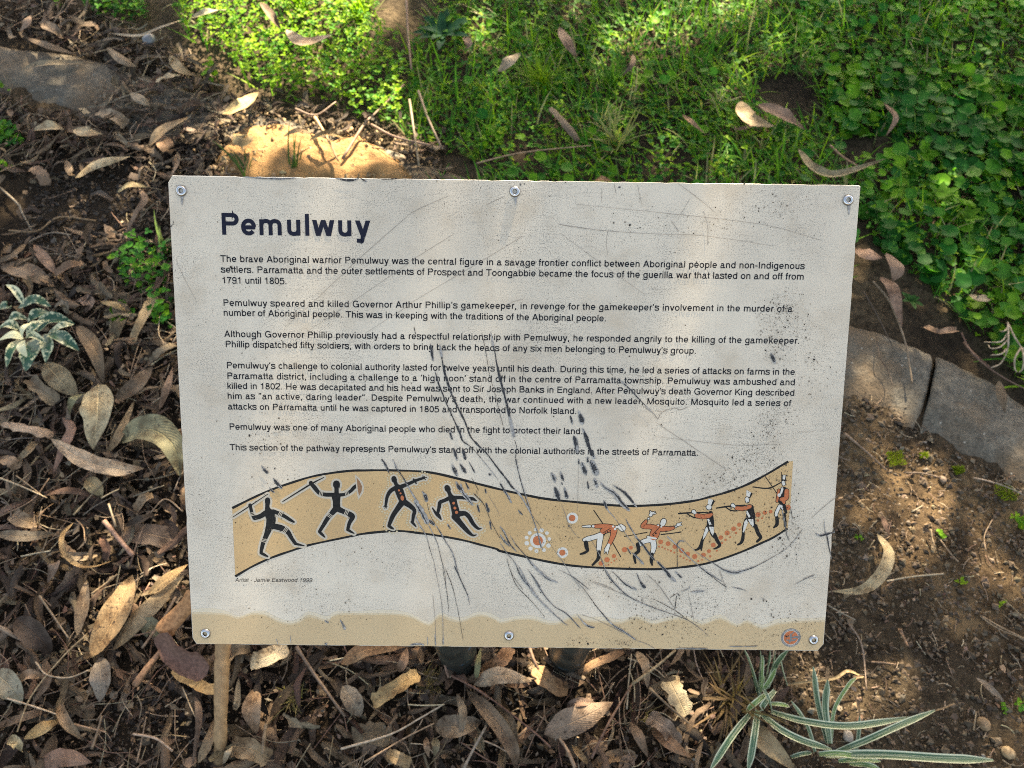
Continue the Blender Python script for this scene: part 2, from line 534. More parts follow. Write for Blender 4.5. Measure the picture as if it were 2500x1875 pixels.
class Print:
    """flat printed shapes on the sign face; each new shape lies a few microns above the last"""
    step = 0.000002
    def __init__(s, z0, cycle=90):
        s.mb = MB(); s.z0 = z0; s.k = 0; s.cycle = cycle; s.mats = []
    def up(s):
        s.k = (s.k + 1) % s.cycle
        s.z = s.z0 + s.k * s.step
    def mi(s, k):
        if k not in s.mats: s.mats.append(k)
        return s.mats.index(k)
    def poly(s, pts, k):
        s.up()
        vs = [(x, y, s.z) for x, y in pts]
        tris = tessellate_polygon([[Vector(v) for v in vs]])
        out = []
        for t in tris:
            a, b, c = (vs[i] for i in t)
            cr = (b[0] - a[0]) * (c[1] - a[1]) - (b[1] - a[1]) * (c[0] - a[0])
            out.append(tuple(t) if cr > 0 else (t[0], t[2], t[1]))
        s.mb.add(vs, out, mi=s.mi(k))
    def dot(s, x, y, r, k, ry=None, n=14, rot=0.0):
        ry = r if ry is None else ry
        ca, sa = math.cos(rot), math.sin(rot)
        s.poly([(x + r * math.cos(2 * math.pi * i / n) * ca - ry * math.sin(2 * math.pi * i / n) * sa,
                 y + r * math.cos(2 * math.pi * i / n) * sa + ry * math.sin(2 * math.pi * i / n) * ca) for i in range(n)], k)
    def ribbon(s, pts, k, butt=True):
        """pts: (x, y, width); one strip with mitred joints"""
        s.up()
        n = len(pts)
        L, Rr = [], []
        for i, (x, y, w) in enumerate(pts):
            d0 = d1 = None
            if i > 0:
                dx, dy = x - pts[i - 1][0], y - pts[i - 1][1]; l = math.hypot(dx, dy) or 1e-9; d0 = (dx / l, dy / l)
            if i < n - 1:
                dx, dy = pts[i + 1][0] - x, pts[i + 1][1] - y; l = math.hypot(dx, dy) or 1e-9; d1 = (dx / l, dy / l)
            if d0 is None: d0 = d1
            if d1 is None: d1 = d0
            tx, ty = d0[0] + d1[0], d0[1] + d1[1]
            l = math.hypot(tx, ty)
            if l < 1e-6: tx, ty, l = d0[0], d0[1], 1.0
            tx /= l; ty /= l
            c = max(0.42, tx * d0[0] + ty * d0[1])
            h = w / 2 / c
            L.append((x - ty * h, y + tx * h, s.z)); Rr.append((x + ty * h, y - tx * h, s.z))
        vs = L + Rr
        s.mb.add(vs, [(i + n, i + n + 1, i + 1, i) for i in range(n - 1)], mi=s.mi(k))
    def limb(s, pts, k, grow=0.0):
        """pts: (x, y, width) with round joints and ends"""
        if len(pts) == 1:
            s.dot(pts[0][0], pts[0][1], pts[0][2] / 2 + grow, k); return
        q = [(x, y, w + 2 * grow) for x, y, w in pts]
        if len(q) > 2:
            q = catmull(q, 5)
        s.ribbon(q, k)
        s.dot(q[0][0], q[0][1], q[0][2] / 2, k); s.dot(q[-1][0], q[-1][1], q[-1][2] / 2, k)
    def build(s, name, parent):
        return s.mb.build(name, [M[k] for k in s.mats], parent, smooth=False)

# ------------------------------------------------------------------ a plain grotesque alphabet drawn as strokes (units: 1/1000 em, cap height 718)
def se(cx, cy, rx, ry, a0, a1, n=18, p=2.12):
    out = []
    for i in range(n + 1):
        a = R(a0 + (a1 - a0) * i / n)
        c, q = math.cos(a), math.sin(a)
        out.append((cx + rx * math.copysign(abs(c) ** (2 / p), c), cy + ry * math.copysign(abs(q) ** (2 / p), q)))
    return out
def cm(*pts): return [tuple(p) for p in catmull(pts, 6)]
def dq(a, b, h, inner=0):
    """slanted stroke cut level at both ends; the outer point a keeps its outer edge"""
    l = math.hypot(b[0] - a[0], b[1] - a[1])
    k = h * l / abs(b[1] - a[1])
    ax = a[0] - k * inner
    return [(ax - k, a[1]), (ax + k, a[1]), (b[0] + k, b[1]), (b[0] - k, b[1])]
def dg(x0, mode, x1, side, h, y0=523, y1=0):
    l = math.hypot(x1 - x0, y1 - y0); k = h * l / abs(y1 - y0)
    cx0 = x0 if mode == 2 else (x0 + k if x0 < x1 else x0 - k)
    return ('Q', [(cx0 - k, y0), (cx0 + k, y0), (x1 + k, y1), (x1 - k, y1)])
def glyphs(h):
    g = {}
    X = 523
    ring = lambda l, r: se((l + r) / 2, 262, (r - l) / 2 - h, 276 - h, 0, 360, 26)
    g['o'] = (556, [ring(35, 521)])
    g['b'] = (556, [[(58 + h, 0), (58 + h, 718)], ring(58, 520)])
    g['d'] = (556, [[(498 - h, 0), (498 - h, 718)], ring(35, 498)])
    g['p'] = (556, [[(58 + h, -207), (58 + h, X)], ring(58, 520)])
    g['q'] = (556, [[(498 - h, -207), (498 - h, X)], ring(35, 498)])
    g['c'] = (500, [se(258, 262, 226 - h, 276 - h, 36, 324, 22)])
    g['e'] = (556, [[(40 + h, 252), (514 - h * .4, 252)], se(277, 262, 237 - h, 276 - h, -2, 322, 24)])
    g['a'] = (556, [se(248, 372, 184 - h, 166 - h, 172, 0, 12) + [(432 - h, 100)] + cm((432 - h, 100), (445, 45), (535, 30 + h * .2))[1:],
                    cm((432 - h, 318), (300, 302), (140, 270), (36 + h, 150), (118, 12 + h * .3), (225, -14 + h), (345, 40), (432 - h, 150))])
    g['s'] = (500, [cm((438, 372), (400, 478), (250, 538 - h), (105, 505), (72, 398), (140, 318), (250, 282), (375, 238), (432, 152), (390, 40), (250, -15 + h), (95, 35), (48, 165))])
    g['t'] = (278, [cm((132, 669), (132, 400), (132, 150), (142, 60), (185, h), (257, h)), [(14, X - h), (257, X - h)]])
    g['f'] = (278, [[(132, 0), (132, 560)], cm((132, 540), (142, 650), (185, 728 - h), (262, 725 - h)), [(14, X - h), (262, X - h)]])
    g['l'] = (222, [[(111, 0), (111, 718)]])
    g['i'] = (222, [[(111, 0), (111, X - 14)], [(111, 622), (111, 722)]])
    arch = lambda l, r: se((l + r) / 2, 330, (r - l) / 2, 208 - h, 180, 0, 14) + [(r, 0)]
    g['n'] = (556, [[(65 + h, 0), (65 + h, X)], arch(65 + h, 491 - h)])
    g['h'] = (556, [[(65 + h, 0), (65 + h, 718)], arch(65 + h, 491 - h)])
    g['m'] = (833, [[(65 + h, 0), (65 + h, X)], arch(65 + h, 417), arch(417, 769 - h)])
    g['u'] = (556, [[(489 - h, 0), (489 - h, X)], [(68 + h, X)] + se(278.5, 193, 210.5 - h, 208 - h, 180, 360, 14)])
    g['r'] = (333, [[(77 + h, 0), (77 + h, X)], cm((77 + h, 270), (112 + h, 430), (200, 515 - h * .3), (332, 534 - h))])
    g['g'] = (556, [ring(40, 499), [(499 - h, X), (499 - h, -10)] , cm((499 - h, -5), (480 - h * .6, -130), (380, -205 + h * .7), (260, -220 + h), (120, -185), (66, -85))])
    g['k'] = (500, [[(67 + h, 0), (67 + h, 718)], [(67 + h, 175), (440, X)], [(225, 325), (460, 0)]])
    g['v'] = (500, [dg(10, 0, 250, -1, h), dg(490, 0, 250, 1, h)])
    g['w'] = (722, [dg(12, 0, 196, -1, h), dg(361, 2, 196, 0, h), dg(361, 2, 526, 0, h), dg(710, 0, 526, 1, h)])
    g['y'] = (500, [dg(10, 0, 262, -1, h), ('Q', dq((490, 523), (262 - h * .2, -40), h, 1)), cm((262 - h * .2, -38), (215, -165), (150, -214 + h), (60, -210 + h))])
    g['x'] = (500, [[(40, 0), (455, X)], [(45, X), (460, 0)]])
    g['A'] = (667, [dg(14, 0, 333, 0, h, 0, 718), dg(653, 0, 333, 0, h, 0, 718), [(150, 230), (516, 230)]])
    g['B'] = (667, [[(74 + h, 0), (74 + h, 718)], [(74 + h, 718 - h), (400, 718 - h)] + se(400, 550, 190 - h, 168 - h, 90, -90, 10) + [(74 + h, 382)],
                    [(74 + h, 382), (420, 382)] + se(420, 191 + h / 2, 207 - h, 191 - h / 2, 90, -90, 10) + [(74 + h, h)]])
    g['C'] = (722, [se(362, 359, 318 - h, 378 - h, 32, 328, 22)])
    g['D'] = (722, [[(81 + h, 0), (81 + h, 718)], [(81 + h, 718 - h), (340, 718 - h)] + se(340, 359, 334 - h, 359 - h, 90, -90, 16) + [(81 + h, h)]])
    g['E'] = (667, [[(86 + h, 0), (86 + h, 718)], [(86, 718 - h), (615, 718 - h)], [(86, 375), (585, 375)], [(86, h), (618, h)]])
    g['G'] = (778, [se(378, 359, 330 - h, 378 - h, 36, 340, 22) + [(705 - h, 250)], [(400, 340), (709, 340)], [(709 - h, 380), (709 - h, 0)]])
    g['H'] = (722, [[(77 + h, 0), (77 + h, 718)], [(646 - h, 0), (646 - h, 718)], [(77, 375), (646, 375)]])
    g['I'] = (278, [[(139, 0), (139, 718)]])
    g['J'] = (500, [[(425 - h, 718), (425 - h, 200)] + se(221 + 0 * h, 200, 204 - h, 219 - h, 0, -170, 14)])
    g['K'] = (667, [[(76 + h, 0), (76 + h, 718)], [(76 + h, 250), (590, 718)], [(270, 420), (620, 0)]])
    g['L'] = (556, [[(76 + h, 0), (76 + h, 718)], [(76, h), (537, h)]])
    g['M'] = (833, [[(73 + h, 0), (73 + h, 718)], [(761 - h, 0), (761 - h, 718)], dg(76, 0, 417, 0, h * .9, 718, 0), dg(758, 0, 417, 0, h * .9, 718, 0)])
    g['N'] = (722, [[(76 + h, 0), (76 + h, 718)], [(646 - h, 0), (646 - h, 718)], ('Q', [(76, 718), (76 + 2.3 * h, 718), (646, 0), (646 - 2.3 * h, 0)])])
    g['O'] = (778, [se(389, 359, 350 - h, 378 - h, 0, 360, 28)])
    g['P'] = (667, [[(86 + h, 0), (86 + h, 718)], [(86 + h, 718 - h), (420, 718 - h)] + se(420, 512, 205 - h, 206 - h, 90, -90, 12) + [(86 + h, 306 + h)]])
    g['R'] = (722, [[(86 + h, 0), (86 + h, 718)], [(86 + h, 718 - h), (440, 718 - h)] + se(440, 530, 215 - h, 188 - h, 90, -90, 12) + [(86 + h, 342 + h)], [(470, 342 + h), (640, 0)]])
    g['S'] = (667, [cm((590, 510), (540, 650), (340, 737 - h), (150, 680), (96, 540), (170, 430), (340, 380), (520, 320), (575, 190), (510, 45), (330, -19 + h), (130, 50), (70, 220))])
    g['T'] = (611, [[(305, 0), (305, 718)], [(14, 718 - h), (597, 718 - h)]])
    g['U'] = (722, [[(79 + h, 718)] + se(361, 265, 282 - h, 284 - h, 180, 360, 16) + [(644 - h, 718)]])
    g['Y'] = (667, [dg(14, 0, 333, 0, h, 718, 270), dg(653, 0, 333, 0, h, 718, 270), [(333, 300), (333, 0)]])
    g['0'] = (556, [se(278, 342, 241 - h, 361 - h, 0, 360, 26)])
    g['1'] = (556, [[(310, 0), (310, 703)], cm((310, 640), (250, 560), (105, 540))])
    g['2'] = (556, [cm((60, 480), (110, 640), (280, 703 - h), (440, 650), (480, 500), (400, 350), (220, 210), (80, 60), (70, h)) + [(507, h)]])
    g['5'] = (556, [[(470, 688 - h), (130, 688 - h), (95, 350)], cm((95, 350), (180, 420), (300, 440), (430, 370), (478, 225), (420, 70), (270, -19 + h), (120, 30), (58, 170))])
    g['7'] = (556, [[(37, 688 - h), (500, 688 - h)], cm((490, 680), (370, 500), (270, 300), (215, 0))])
    g['8'] = (556, [se(278, 530, 205 - h, 173 - h * .8, 0, 360, 20), se(278, 185, 235 - h, 204 - h, 0, 360, 22)])
    g['9'] = (556, [se(275, 470, 233 - h, 233 - h, 0, 360, 22), cm((508 - h, 470), (495 - h, 230), (420, 50), (280, -19 + h), (140, 25), (75, 150))])
    g['.'] = (278, [[(139, 0), (139, 106)]])
    g[','] = (278, [[(139, 106), (139, 0), (100, -110)]])
    g['\u2019'] = (222, [[(111, 718), (111, 620), (75, 530)]])
    g['\u2018'] = (222, [[(111, 530), (111, 620), (150, 718)]])
    g['\u201c'] = (400, [[(111, 530), (111, 620), (150, 718)], [(270, 530), (270, 620), (309, 718)]])
    g['\u201d'] = (400, [[(130, 718), (130, 620), (94, 530)], [(290, 718), (290, 620), (254, 530)]])
    g['-'] = (333, [[(44, 270), (289, 270)]])
    g[' '] = (290, [])
    return g
THIN, BOLD, FINE = glyphs(52), glyphs(67), glyphs(38)
BOLDW = {'P': 667, 'e': 570, 'm': 889, 'u': 611, 'l': 278, 'w': 778, 'y': 556}

def write(pr, text, pa, pb, cap, font, hw, k, slant=0.0, xs=1.05):
    """set a line of text from point pa to point pb (sign coordinates) with capitals cap high"""
    s = cap / 718.0
    adv = [font[c][0] for c in text]
    lsb = 50.0
    nat = (sum(adv) - lsb * 1.6) * s * xs
    d = Vector((pb[0] - pa[0], pb[1] - pa[1]))
    L = d.length
    d /= L
    extra = (L - nat) / max(1, len(text) - 1)
    x = -lsb * s * 0.8
    for c, a in zip(text, adv):
        for line in font[c][1]:
            pts = []
            solid = line[0] == 'Q'
            for gx, gy in (line[1] if solid else line):
                u = x + (gx + slant * gy) * s * xs; v = gy * s
                pts.append((pa[0] + d.x * u - d.y * v, pa[1] + d.y * u + d.x * v, 2 * hw * s))
            if solid: pr.poly([q[:2] for q in pts], k)
            else: pr.ribbon(pts, k)
        x += a * s * xs + extra

# ------------------------------------------------------------------ the sign
SIGN_BASE = G(1250, 1600)
sign = empty("information_sign", SIGN_BASE)
tag(sign, "scratched off-white information sign with black lettering and a painted figure frieze, riveted on two posts", "sign")

def under(o, parent_obj, m):
    """parent o keeping the given world matrix"""
    o.parent = parent_obj
    o.matrix_parent_inverse = Matrix.Identity(4)
    o.matrix_local = parent_obj_world_inv(parent_obj) @ m
def parent_obj_world_inv(p):
    return (p['_w'] if False else WORLD[p.name]).inverted()
WORLD = {sign.name: Matrix.Translation(SIGN_BASE)}

# panel plate: slightly clipped corners, small nicks along its edges
ring = []
def edge_pts(a, b, n, nick):
    for i in range(n):
        t = i / n
        k = rng.random()
        off = rng.uniform(.0002, .0008) if (k < nick and 0.03 < t < 0.97) else rng.uniform(0, .00012)
        x, y = a[0] + (b[0] - a[0]) * t, a[1] + (b[1] - a[1]) * t
        dx, dy = b[0] - a[0], b[1] - a[1]
        l = math.hypot(dx, dy)
        ring.append((x - dy / l * off, y + dx / l * off))
edge_pts((.0035, 0.0), (PW - .005, .0), 110, .22)
edge_pts((PW - .005, .0), (PW, .007), 3, 0)
edge_pts((PW, .007), (PW, PH - .0012), 60, .05)
edge_pts((PW, PH - .0012), (PW - .0012, PH), 2, 0)
edge_pts((PW - .0012, PH), (.004, PH), 110, .2)
edge_pts((.004, PH), (.0, PH - .006), 3, 0)
edge_pts((.0, PH - .006), (.0, .006), 60, .06)
edge_pts((.0, .006), (.0035, .0), 3, 0)
n = len(ring)
mb = MB()
TH = 0.003
cx, cy = PW / 2, PH / 2
ins = [(x + (cx - x) * .0016, y + (cy - y) * .0022) for x, y in ring]
mb.add([(x, y, 0.0) for x, y in ins], [tuple(range(n))], mi=0)
mb.add([(x, y, 0.0) for x, y in ins] + [(x, y, -.0006) for x, y in ring] + [(x, y, -TH) for x, y in ring],
       [(i, n + i, n + (i + 1) % n, (i + 1) % n) for i in range(n)] + [(n + i, 2 * n + i, 2 * n + (i + 1) % n, n + (i + 1) % n) for i in range(n)] +
       [tuple(2 * n + i for i in reversed(range(n)))], mi=1)
panel = mb.build("panel", [M['panel'], M['edge']], None, smooth=False)
under(panel, sign, PANEL_M)
WORLD[panel.name] = PANEL_M

# buff ground strip printed along the foot, with its wavy upper edge
top = [S('H', *p) for p in [(178, 330), (400, 335), (500, 362), (590, 335), (680, 340), (760, 380), (850, 402), (920, 385), (980, 350), (1100, 380), (1170, 338), (1400, 335), (1580, 338), (1680, 360), (1790, 408), (1860, 350), (1930, 375), (2010, 385), (2120, 345)]]
top += [S('F', *p) for p in [(0, 320), (60, 350), (150, 330), (250, 330), (330, 355), (400, 355), (500, 315), (580, 340), (680, 345), (780, 350), (870, 320), (960, 355), (1040, 340), (1150, 325), (1260, 360), (1370, 325), (1470, 370), (1530, 345), (1620, 385), (1700, 360), (1780, 350), (1840, 345), (2010, 340)]]
tp = [U(*p) for p in top]
tp[0] = (.0008, tp[0][1]); tp[-1] = (PW - .0008, tp[-1][1])
tp = catmull(tp, 3)
pr = Print(.00010)
# a paler yellow tide line above it
up = [(x, y + .0045 + .0035 * noise.noise(Vector((x * 30, 0, 0)))) for x, y in tp]
pr.poly([(tp[0][0], .02)] + [(tp[-1][0], .02)] + up[::-1], 'pale')
pr.poly([(tp[0][0], .02)] + [(tp[-1][0], .02)] + [(x, y + .0018 + .0012 * noise.noise(Vector((x * 40, 5, 0)))) for x, y in tp][::-1], 'fade')
pr.poly([(.0042, .0009), (PW - .0055, .0009), (PW - .0009, .0072), (tp[-1][0], tp[-1][1])] + tp[::-1] + [(.0009, .0062)], 'buff')
pr.build("ground_strip", panel)

# lettering
LN = [("The brave Aboriginal warrior Pemulwuy was the central figure in a savage frontier conflict between Aboriginal people and non-Indigenous", 538.9, 639.2, 1963.5, 656.9),
 ("settlers. Parramatta and the outer settlements of Prospect and Toongabbie became the focus of the guerilla war that lasted on and off from", 540.2, 665.3, 1962.1, 682.9),
 ("1791 until 1805.", 542.1, 691.6, 700.5, 693.8),
 ("Pemulwuy speared and killed Governor Arthur Phillip\u2019s gamekeeper, in revenge for the gamekeeper\u2019s involvement in the murder of a", 545.1, 746.7, 1934.2, 761.6),
 ("number of Aboriginal people. This was in keeping with the traditions of the Aboriginal people.", 545.9, 770.8, 1480, 784.6),
 ("Although Governor Phillip previously had a respectful relationship with Pemulwuy, he responded angrily to the killing of the gamekeeper.", 548.4, 822.5, 1951.8, 839.3),
 ("Phillip dispatched fifty soldiers, with orders to bring back the heads of any six men belonging to Pemulwuy\u2019s group.", 550.5, 847.5, 1699.5, 863.7),
 ("Pemulwuy\u2019s challenge to colonial authority lasted for twelve years until his death. During this time, he led a series of attacks on farms in the", 553.3, 899, 1939.9, 915.3),
 ("Parramatta district, including a challenge to a \u2018high noon\u2019 stand off in the centre of Parramatta township. Pemulwuy was ambushed and", 554.6, 924.8, 1940.4, 940.5),
 ("killed in 1802. He was decapitated and his head was sent to Sir Joseph Banks in England. After Pemulwuy\u2019s death Governor King described", 554.9, 949.2, 1939, 966.3),
 ("him as \u201can active, daring leader\u201d. Despite Pemulwuy\u2019s death, the war continued with a new leader, Mosquito. Mosquito led a series of", 555.7, 973.6, 1930.4, 991.5),
 ("attacks on Parramatta until he was captured in 1805 and transported to Norfolk Island.", 557.3, 999.4, 1407.7, 1010.8),
 ("Pemulwuy was one of many Aboriginal people who died in the fight to protect their land.", 560, 1048.7, 1422.3, 1059.9),
 ("This section of the pathway represents Pemulwuy\u2019s stand off with the colonial authorities in the streets of Parramatta.", 561.7, 1098.9, 1705.2, 1112.5)]
def vlen(x, y, px):
    a, b = U(x, y), U(x, y - px)
    return math.hypot(a[0] - b[0], a[1] - b[1])
CAP = vlen(1250, 850, 15.6)
for rows in ((0, 1, 2), (3, 4), (5, 6), (7, 8, 9, 10, 11), (12,), (13,)):
    pr = Print(.00022, 24)
    for i in rows:
        t, xa, ya, xb, yb = LN[i]
        write(pr, t, U(xa, ya), U(xb, yb), CAP, THIN, 52, 'ink')
    pr.build("paragraph", panel)
pr = Print(.00022)
bf = {c: (BOLDW.get(c, a), l) for c, (a, l) in BOLD.items()}
write(pr, "Pemulwuy", U(538.9, 573.0), U(906.4, 577.5), vlen(560, 573, 53.2), bf, 67, 'navy', xs=1.07)
pr.build("heading", panel)
pr = Print(.00022)
write(pr, "Artist - Jamie Eastwood 1999", U(574.2, 1420), U(761.8, 1420.2), vlen(650, 1420, 8.9), FINE, 38, 'ink', slant=0.2, xs=1.1)
pr.build("caption", panel)

# painted frieze: ochre ribbon between two black lines
topl = [('A', (140, 625)), ('A', (400, 495)), ('A', (640, 390)), ('A', (900, 300)), ('A', (1150, 225)), ('A', (1400, 180)), ('A', (1640, 152)), ('B', (160, 148)), ('B', (330, 145)), ('B', (560, 148)), ('B', (860, 160)), ('B', (1080, 190)), ('B', (1350, 255)), ('B', (1600, 320)), ('B', (1820, 375)),
        ('C', (100, 410)), ('C', (330, 460)), ('C', (600, 510)), ('C', (980, 550)), ('C', (1300, 580)), ('C', (1600, 597)), ('D', (0, 700)), ('D', (350, 680)), ('D', (700, 635)), ('D', (900, 585)), ('D', (1150, 515)), ('D', (1380, 425)), ('D', (1600, 310)), ('D', (1760, 215)), ('D', (1890, 138))]
botl = [('A', (178, 1488)), ('A', (400, 1360)), ('A', (640, 1250)), ('A', (900, 1160)), ('A', (1100, 1095)), ('A', (1400, 1030)), ('A', (1640, 980)), ('B', (100, 955)), ('B', (300, 930)), ('B', (580, 912)), ('B', (850, 940)), ('B', (1100, 975)), ('B', (1400, 1030)), ('B', (1650, 1095)), ('B', (1830, 1142)),
        ('C', (0, 1165)), ('C', (300, 1235)), ('C', (600, 1300)), ('C', (900, 1350)), ('C', (1200, 1375)), ('C', (1500, 1388)), ('D', (0, 1500)), ('D', (300, 1498)), ('D', (600, 1470)), ('D', (850, 1430)), ('D', (1100, 1355)), ('D', (1350, 1260)), ('D', (1550, 1170)), ('D', (1700, 1100)), ('D', (1882, 985))]
tu = catmull([UF(f, *p) for f, p in topl], 4); bu = catmull([UF(f, *p) for f, p in botl], 4)
pr = Print(.00010)
pr.poly(tu + [UF('D', 1950, 132), UF('D', 1915, 700)] + bu[::-1], 'ochre')
wob = lambda i: 5.6 + 1.6 * noise.noise(Vector((i * .35, 1.7, 0)))
pr.ribbon([(x, y, wob(i) * MPP) for i, (x, y) in enumerate(tu)], 'black')
pr.ribbon([(x, y, wob(i + 90) * MPP) for i, (x, y) in enumerate(bu)], 'black')
pr.build("frieze_ribbon", panel)

Z0 = FR['A'][2] * MPP                # metres per enlarged-view pixel
def figure(name, fr, limbs, z0, halo=None, grow=26, dots=None, extra=None):
    """limbs: (material, [(x, y, width) ...]) in an enlarged view"""
    pr = Print(z0, 4000)
    conv = lambda pts: [(*UF(fr, x, y), w * Z0) for x, y, w in pts]
    L = [(k, conv(p)) for k, p in limbs]
    if halo:
        for k, p in L: pr.limb(p, halo, grow * Z0)
    if dots:
        seg = []
        for k, p in L:
            q = catmull(p, 4) if len(p) > 2 else p
            seg += list(q)
        A = np.array([(a, b, w / 2) for a, b, w in seg])
        (x0, y0), (x1, y1) = A[:, :2].min(0) - .012, A[:, :2].max(0) + .012
        gx, gy = np.meshgrid(np.arange(x0, x1, .0004), np.arange(y0, y1, .0004))
        D = np.full(gx.shape, 9.0)
        for a, b, w in A: D = np.minimum(D, np.hypot(gx - a, gy - b) - w)
        tgt = (grow + 24) * Z0
        ok = np.argwhere(np.abs(D - tgt) < .0003)
        done = []
        for j, i in ok:
            q = (gx[j, i], gy[j, i])
            if all(math.hypot(q[0] - e[0], q[1] - e[1]) > 33 * Z0 for e in done):
                done.append(q)
        for q in done: pr.dot(q[0], q[1], 12 * Z0 * rng.uniform(.85, 1.15), 'cream', n=9)
    for k, p in L: pr.limb(p, k)
    if extra: extra(pr, fr)
    return pr.build(name, panel)
def bands(*sets):
    def f(pr, fr):
        for x, y, dx, dy, w in sets:
            l = math.hypot(dx, dy); dx /= l; dy /= l
            for o in (-18, 0, 18):
                a = UF(fr, x + dx * o - dy * w / 2, y + dy * o + dx * w / 2); b = UF(fr, x + dx * o + dy * w / 2, y + dy * o - dx * w / 2)
                pr.ribbon([(*a, 8 * Z0), (*b, 8 * Z0)], 'halo')
    return f
def dots_at(k, *ds):
    def f(pr, fr):
        for d in ds:
            x, y = UF(fr, d[0], d[1]); pr.dot(x, y, d[2] * Z0, d[3] if len(d) > 3 else k)
    return f
def both(*fs):
    def f(pr, fr):
        for q in fs: q(pr, fr)
    return f
K = 'black'
figure("warrior_figure", 'A', [(K, [(588, 520, 66), (588, 548, 70)]), (K, [(588, 560, 56), (586, 620, 60), (605, 680, 120), (632, 760, 120), (622, 850, 110)]),
    (K, [(560, 685, 66), (500, 725, 62), (425, 748, 60)]), (K, [(420, 745, 50), (392, 690, 44), (368, 592, 40)]), (K, [(368, 588, 50)]),
    (K, [(660, 665, 56), (730, 690, 50), (800, 725, 48), (870, 770, 42), (920, 798, 26)]),
    (K, [(608, 865, 90), (575, 960, 66), (537, 1050, 54), (515, 1130, 48), (505, 1185, 40)]), (K, [(505, 1190, 40), (550, 1215, 36), (588, 1235, 22)]),
    (K, [(655, 850, 76), (760, 875, 78), (840, 920, 64), (890, 1000, 50), (940, 1072, 44)]), (K, [(945, 1075, 36), (1000, 1088, 26), (1052, 1100, 12)]),
    (K, [(152, 735, 9), (340, 612, 14), (590, 447, 9)])], .00014, 'halo', 26, extra=bands((402, 697, .25, 1, 60), (752, 692, .9, .45, 64), (548, 1035, -.25, 1, 66), (812, 905, .75, .55, 84)))
def boomerang(pr, fr):
    pr.poly([UF(fr, *p) for p in [(1692, 195), (1745, 240), (1795, 300), (1808, 360), (1800, 430), (1735, 520), (1715, 420), (1705, 310)]], 'halo')
    pr.poly([UF(fr, *p) for p in [(1712, 235), (1755, 285), (1785, 350), (1778, 410), (1745, 470), (1728, 390), (1722, 310)]], 'brown')
figure("warrior_figure", 'A', [(K, [(1460, 315, 86), (1460, 335, 88)]), (K, [(1460, 370, 56), (1460, 430, 60), (1455, 475, 110), (1460, 545, 92), (1462, 620, 96)]),
    (K, [(1420, 455, 54), (1310, 452, 52), (1240, 430, 50), (1180, 360, 56), (1135, 310, 46)]), (K, [(1137, 305, 56)]),
    (K, [(1500, 458, 46), (1560, 450, 42), (1630, 415, 42), (1680, 365, 46), (1722, 332, 40)]),
    (K, [(1440, 645, 76), (1400, 690, 62), (1350, 750, 56), (1300, 830, 50), (1245, 920, 42)]), (K, [(1245, 925, 38), (1280, 960, 34), (1312, 990, 18)]),
    (K, [(1490, 640, 76), (1560, 672, 64), (1640, 708, 70), (1662, 740, 62), (1625, 810, 48), (1605, 880, 44)]), (K, [(1600, 898, 38), (1640, 920, 32), (1682, 943, 14)]),
    (K, [(780, 540, 12), (1120, 330, 20), (1300, 235, 10)])], .00014, 'halo', 26,
    extra=both(boomerang, bands((1265, 440, 1, .25, 66), (1590, 436, 1, -.25, 62), (1370, 716, -.7, 1, 70), (1582, 690, .9, .4, 80))))
figure("warrior_figure", 'B', [(K, [(528, 248, 64), (532, 268, 68)]), (K, [(542, 290, 46), (560, 330, 50), (582, 370, 100), (612, 450, 104), (645, 540, 90)]),
    (K, [(562, 360, 56), (490, 402, 50), (446, 470, 42), (430, 550, 34), (422, 598, 30)]), (K, [(415, 595, 12), (395, 608, 6)]), (K, [(420, 600, 12), (412, 632, 6)]), (K, [(428, 600, 12), (434, 626, 6)]), (K, [(432, 595, 12), (446, 604, 6)]),
    (K, [(620, 352, 54), (720, 312, 42), (800, 276, 36), (870, 252, 32), (905, 240, 34)]), (K, [(905, 236, 12), (945, 236, 8)]), (K, [(900, 245, 12), (932, 262, 8)]), (K, [(895, 232, 12), (895, 212, 8)]), (K, [(905, 230, 10), (918, 220, 6)]),
    (K, [(775, 255, 18), (810, 310, 18)]),
    (K, [(625, 560, 78), (560, 650, 62), (515, 720, 58), (485, 790, 50), (465, 842, 40)]), (K, [(465, 850, 38), (495, 870, 34), (522, 886, 18)]),
    (K, [(668, 552, 76), (740, 600, 62), (788, 655, 48), (775, 720, 44), (765, 790, 34)]), (K, [(755, 797, 34), (785, 830, 28), (808, 858, 14)])], .00014, 'halo', 22, dots=True,
    extra=both(dots_at('orange', (592, 398, 14), (613, 436, 13)), lambda pr, fr: pr.dot(*UF(fr, 634, 495), 22 * Z0, 'orange', ry=34 * Z0, rot=.15)))
figure("warrior_figure", 'B', [(K, [(1200, 365, 70), (1210, 385, 74)]), (K, [(1222, 415, 48), (1242, 460, 54), (1268, 510, 96), (1288, 580, 92), (1305, 650, 100), (1318, 710, 100)]),
    (K, [(1240, 492, 52), (1170, 525, 46), (1112, 552, 48), (1100, 610, 44), (1086, 672, 40)]), (K, [(1015, 622, 14), (1060, 690, 36), (1090, 715, 50), (1125, 765, 18)]),
    (K, [(1290, 490, 50), (1380, 490, 42), (1460, 500, 40), (1520, 505, 44), (1570, 530, 16)]),
    (K, [(1300, 730, 90), (1350, 790, 72), (1410, 860, 62), (1470, 925, 50), (1525, 968, 28), (1570, 962, 12)]),
    (K, [(1350, 695, 76), (1430, 692, 58), (1482, 740, 54), (1530, 820, 48), (1590, 880, 34), (1632, 882, 12)])], .00014, 'halo', 24, dots=True,
    extra=dots_at('orange', (1283, 560, 18), (1299, 622, 19), (1320, 676, 20)))
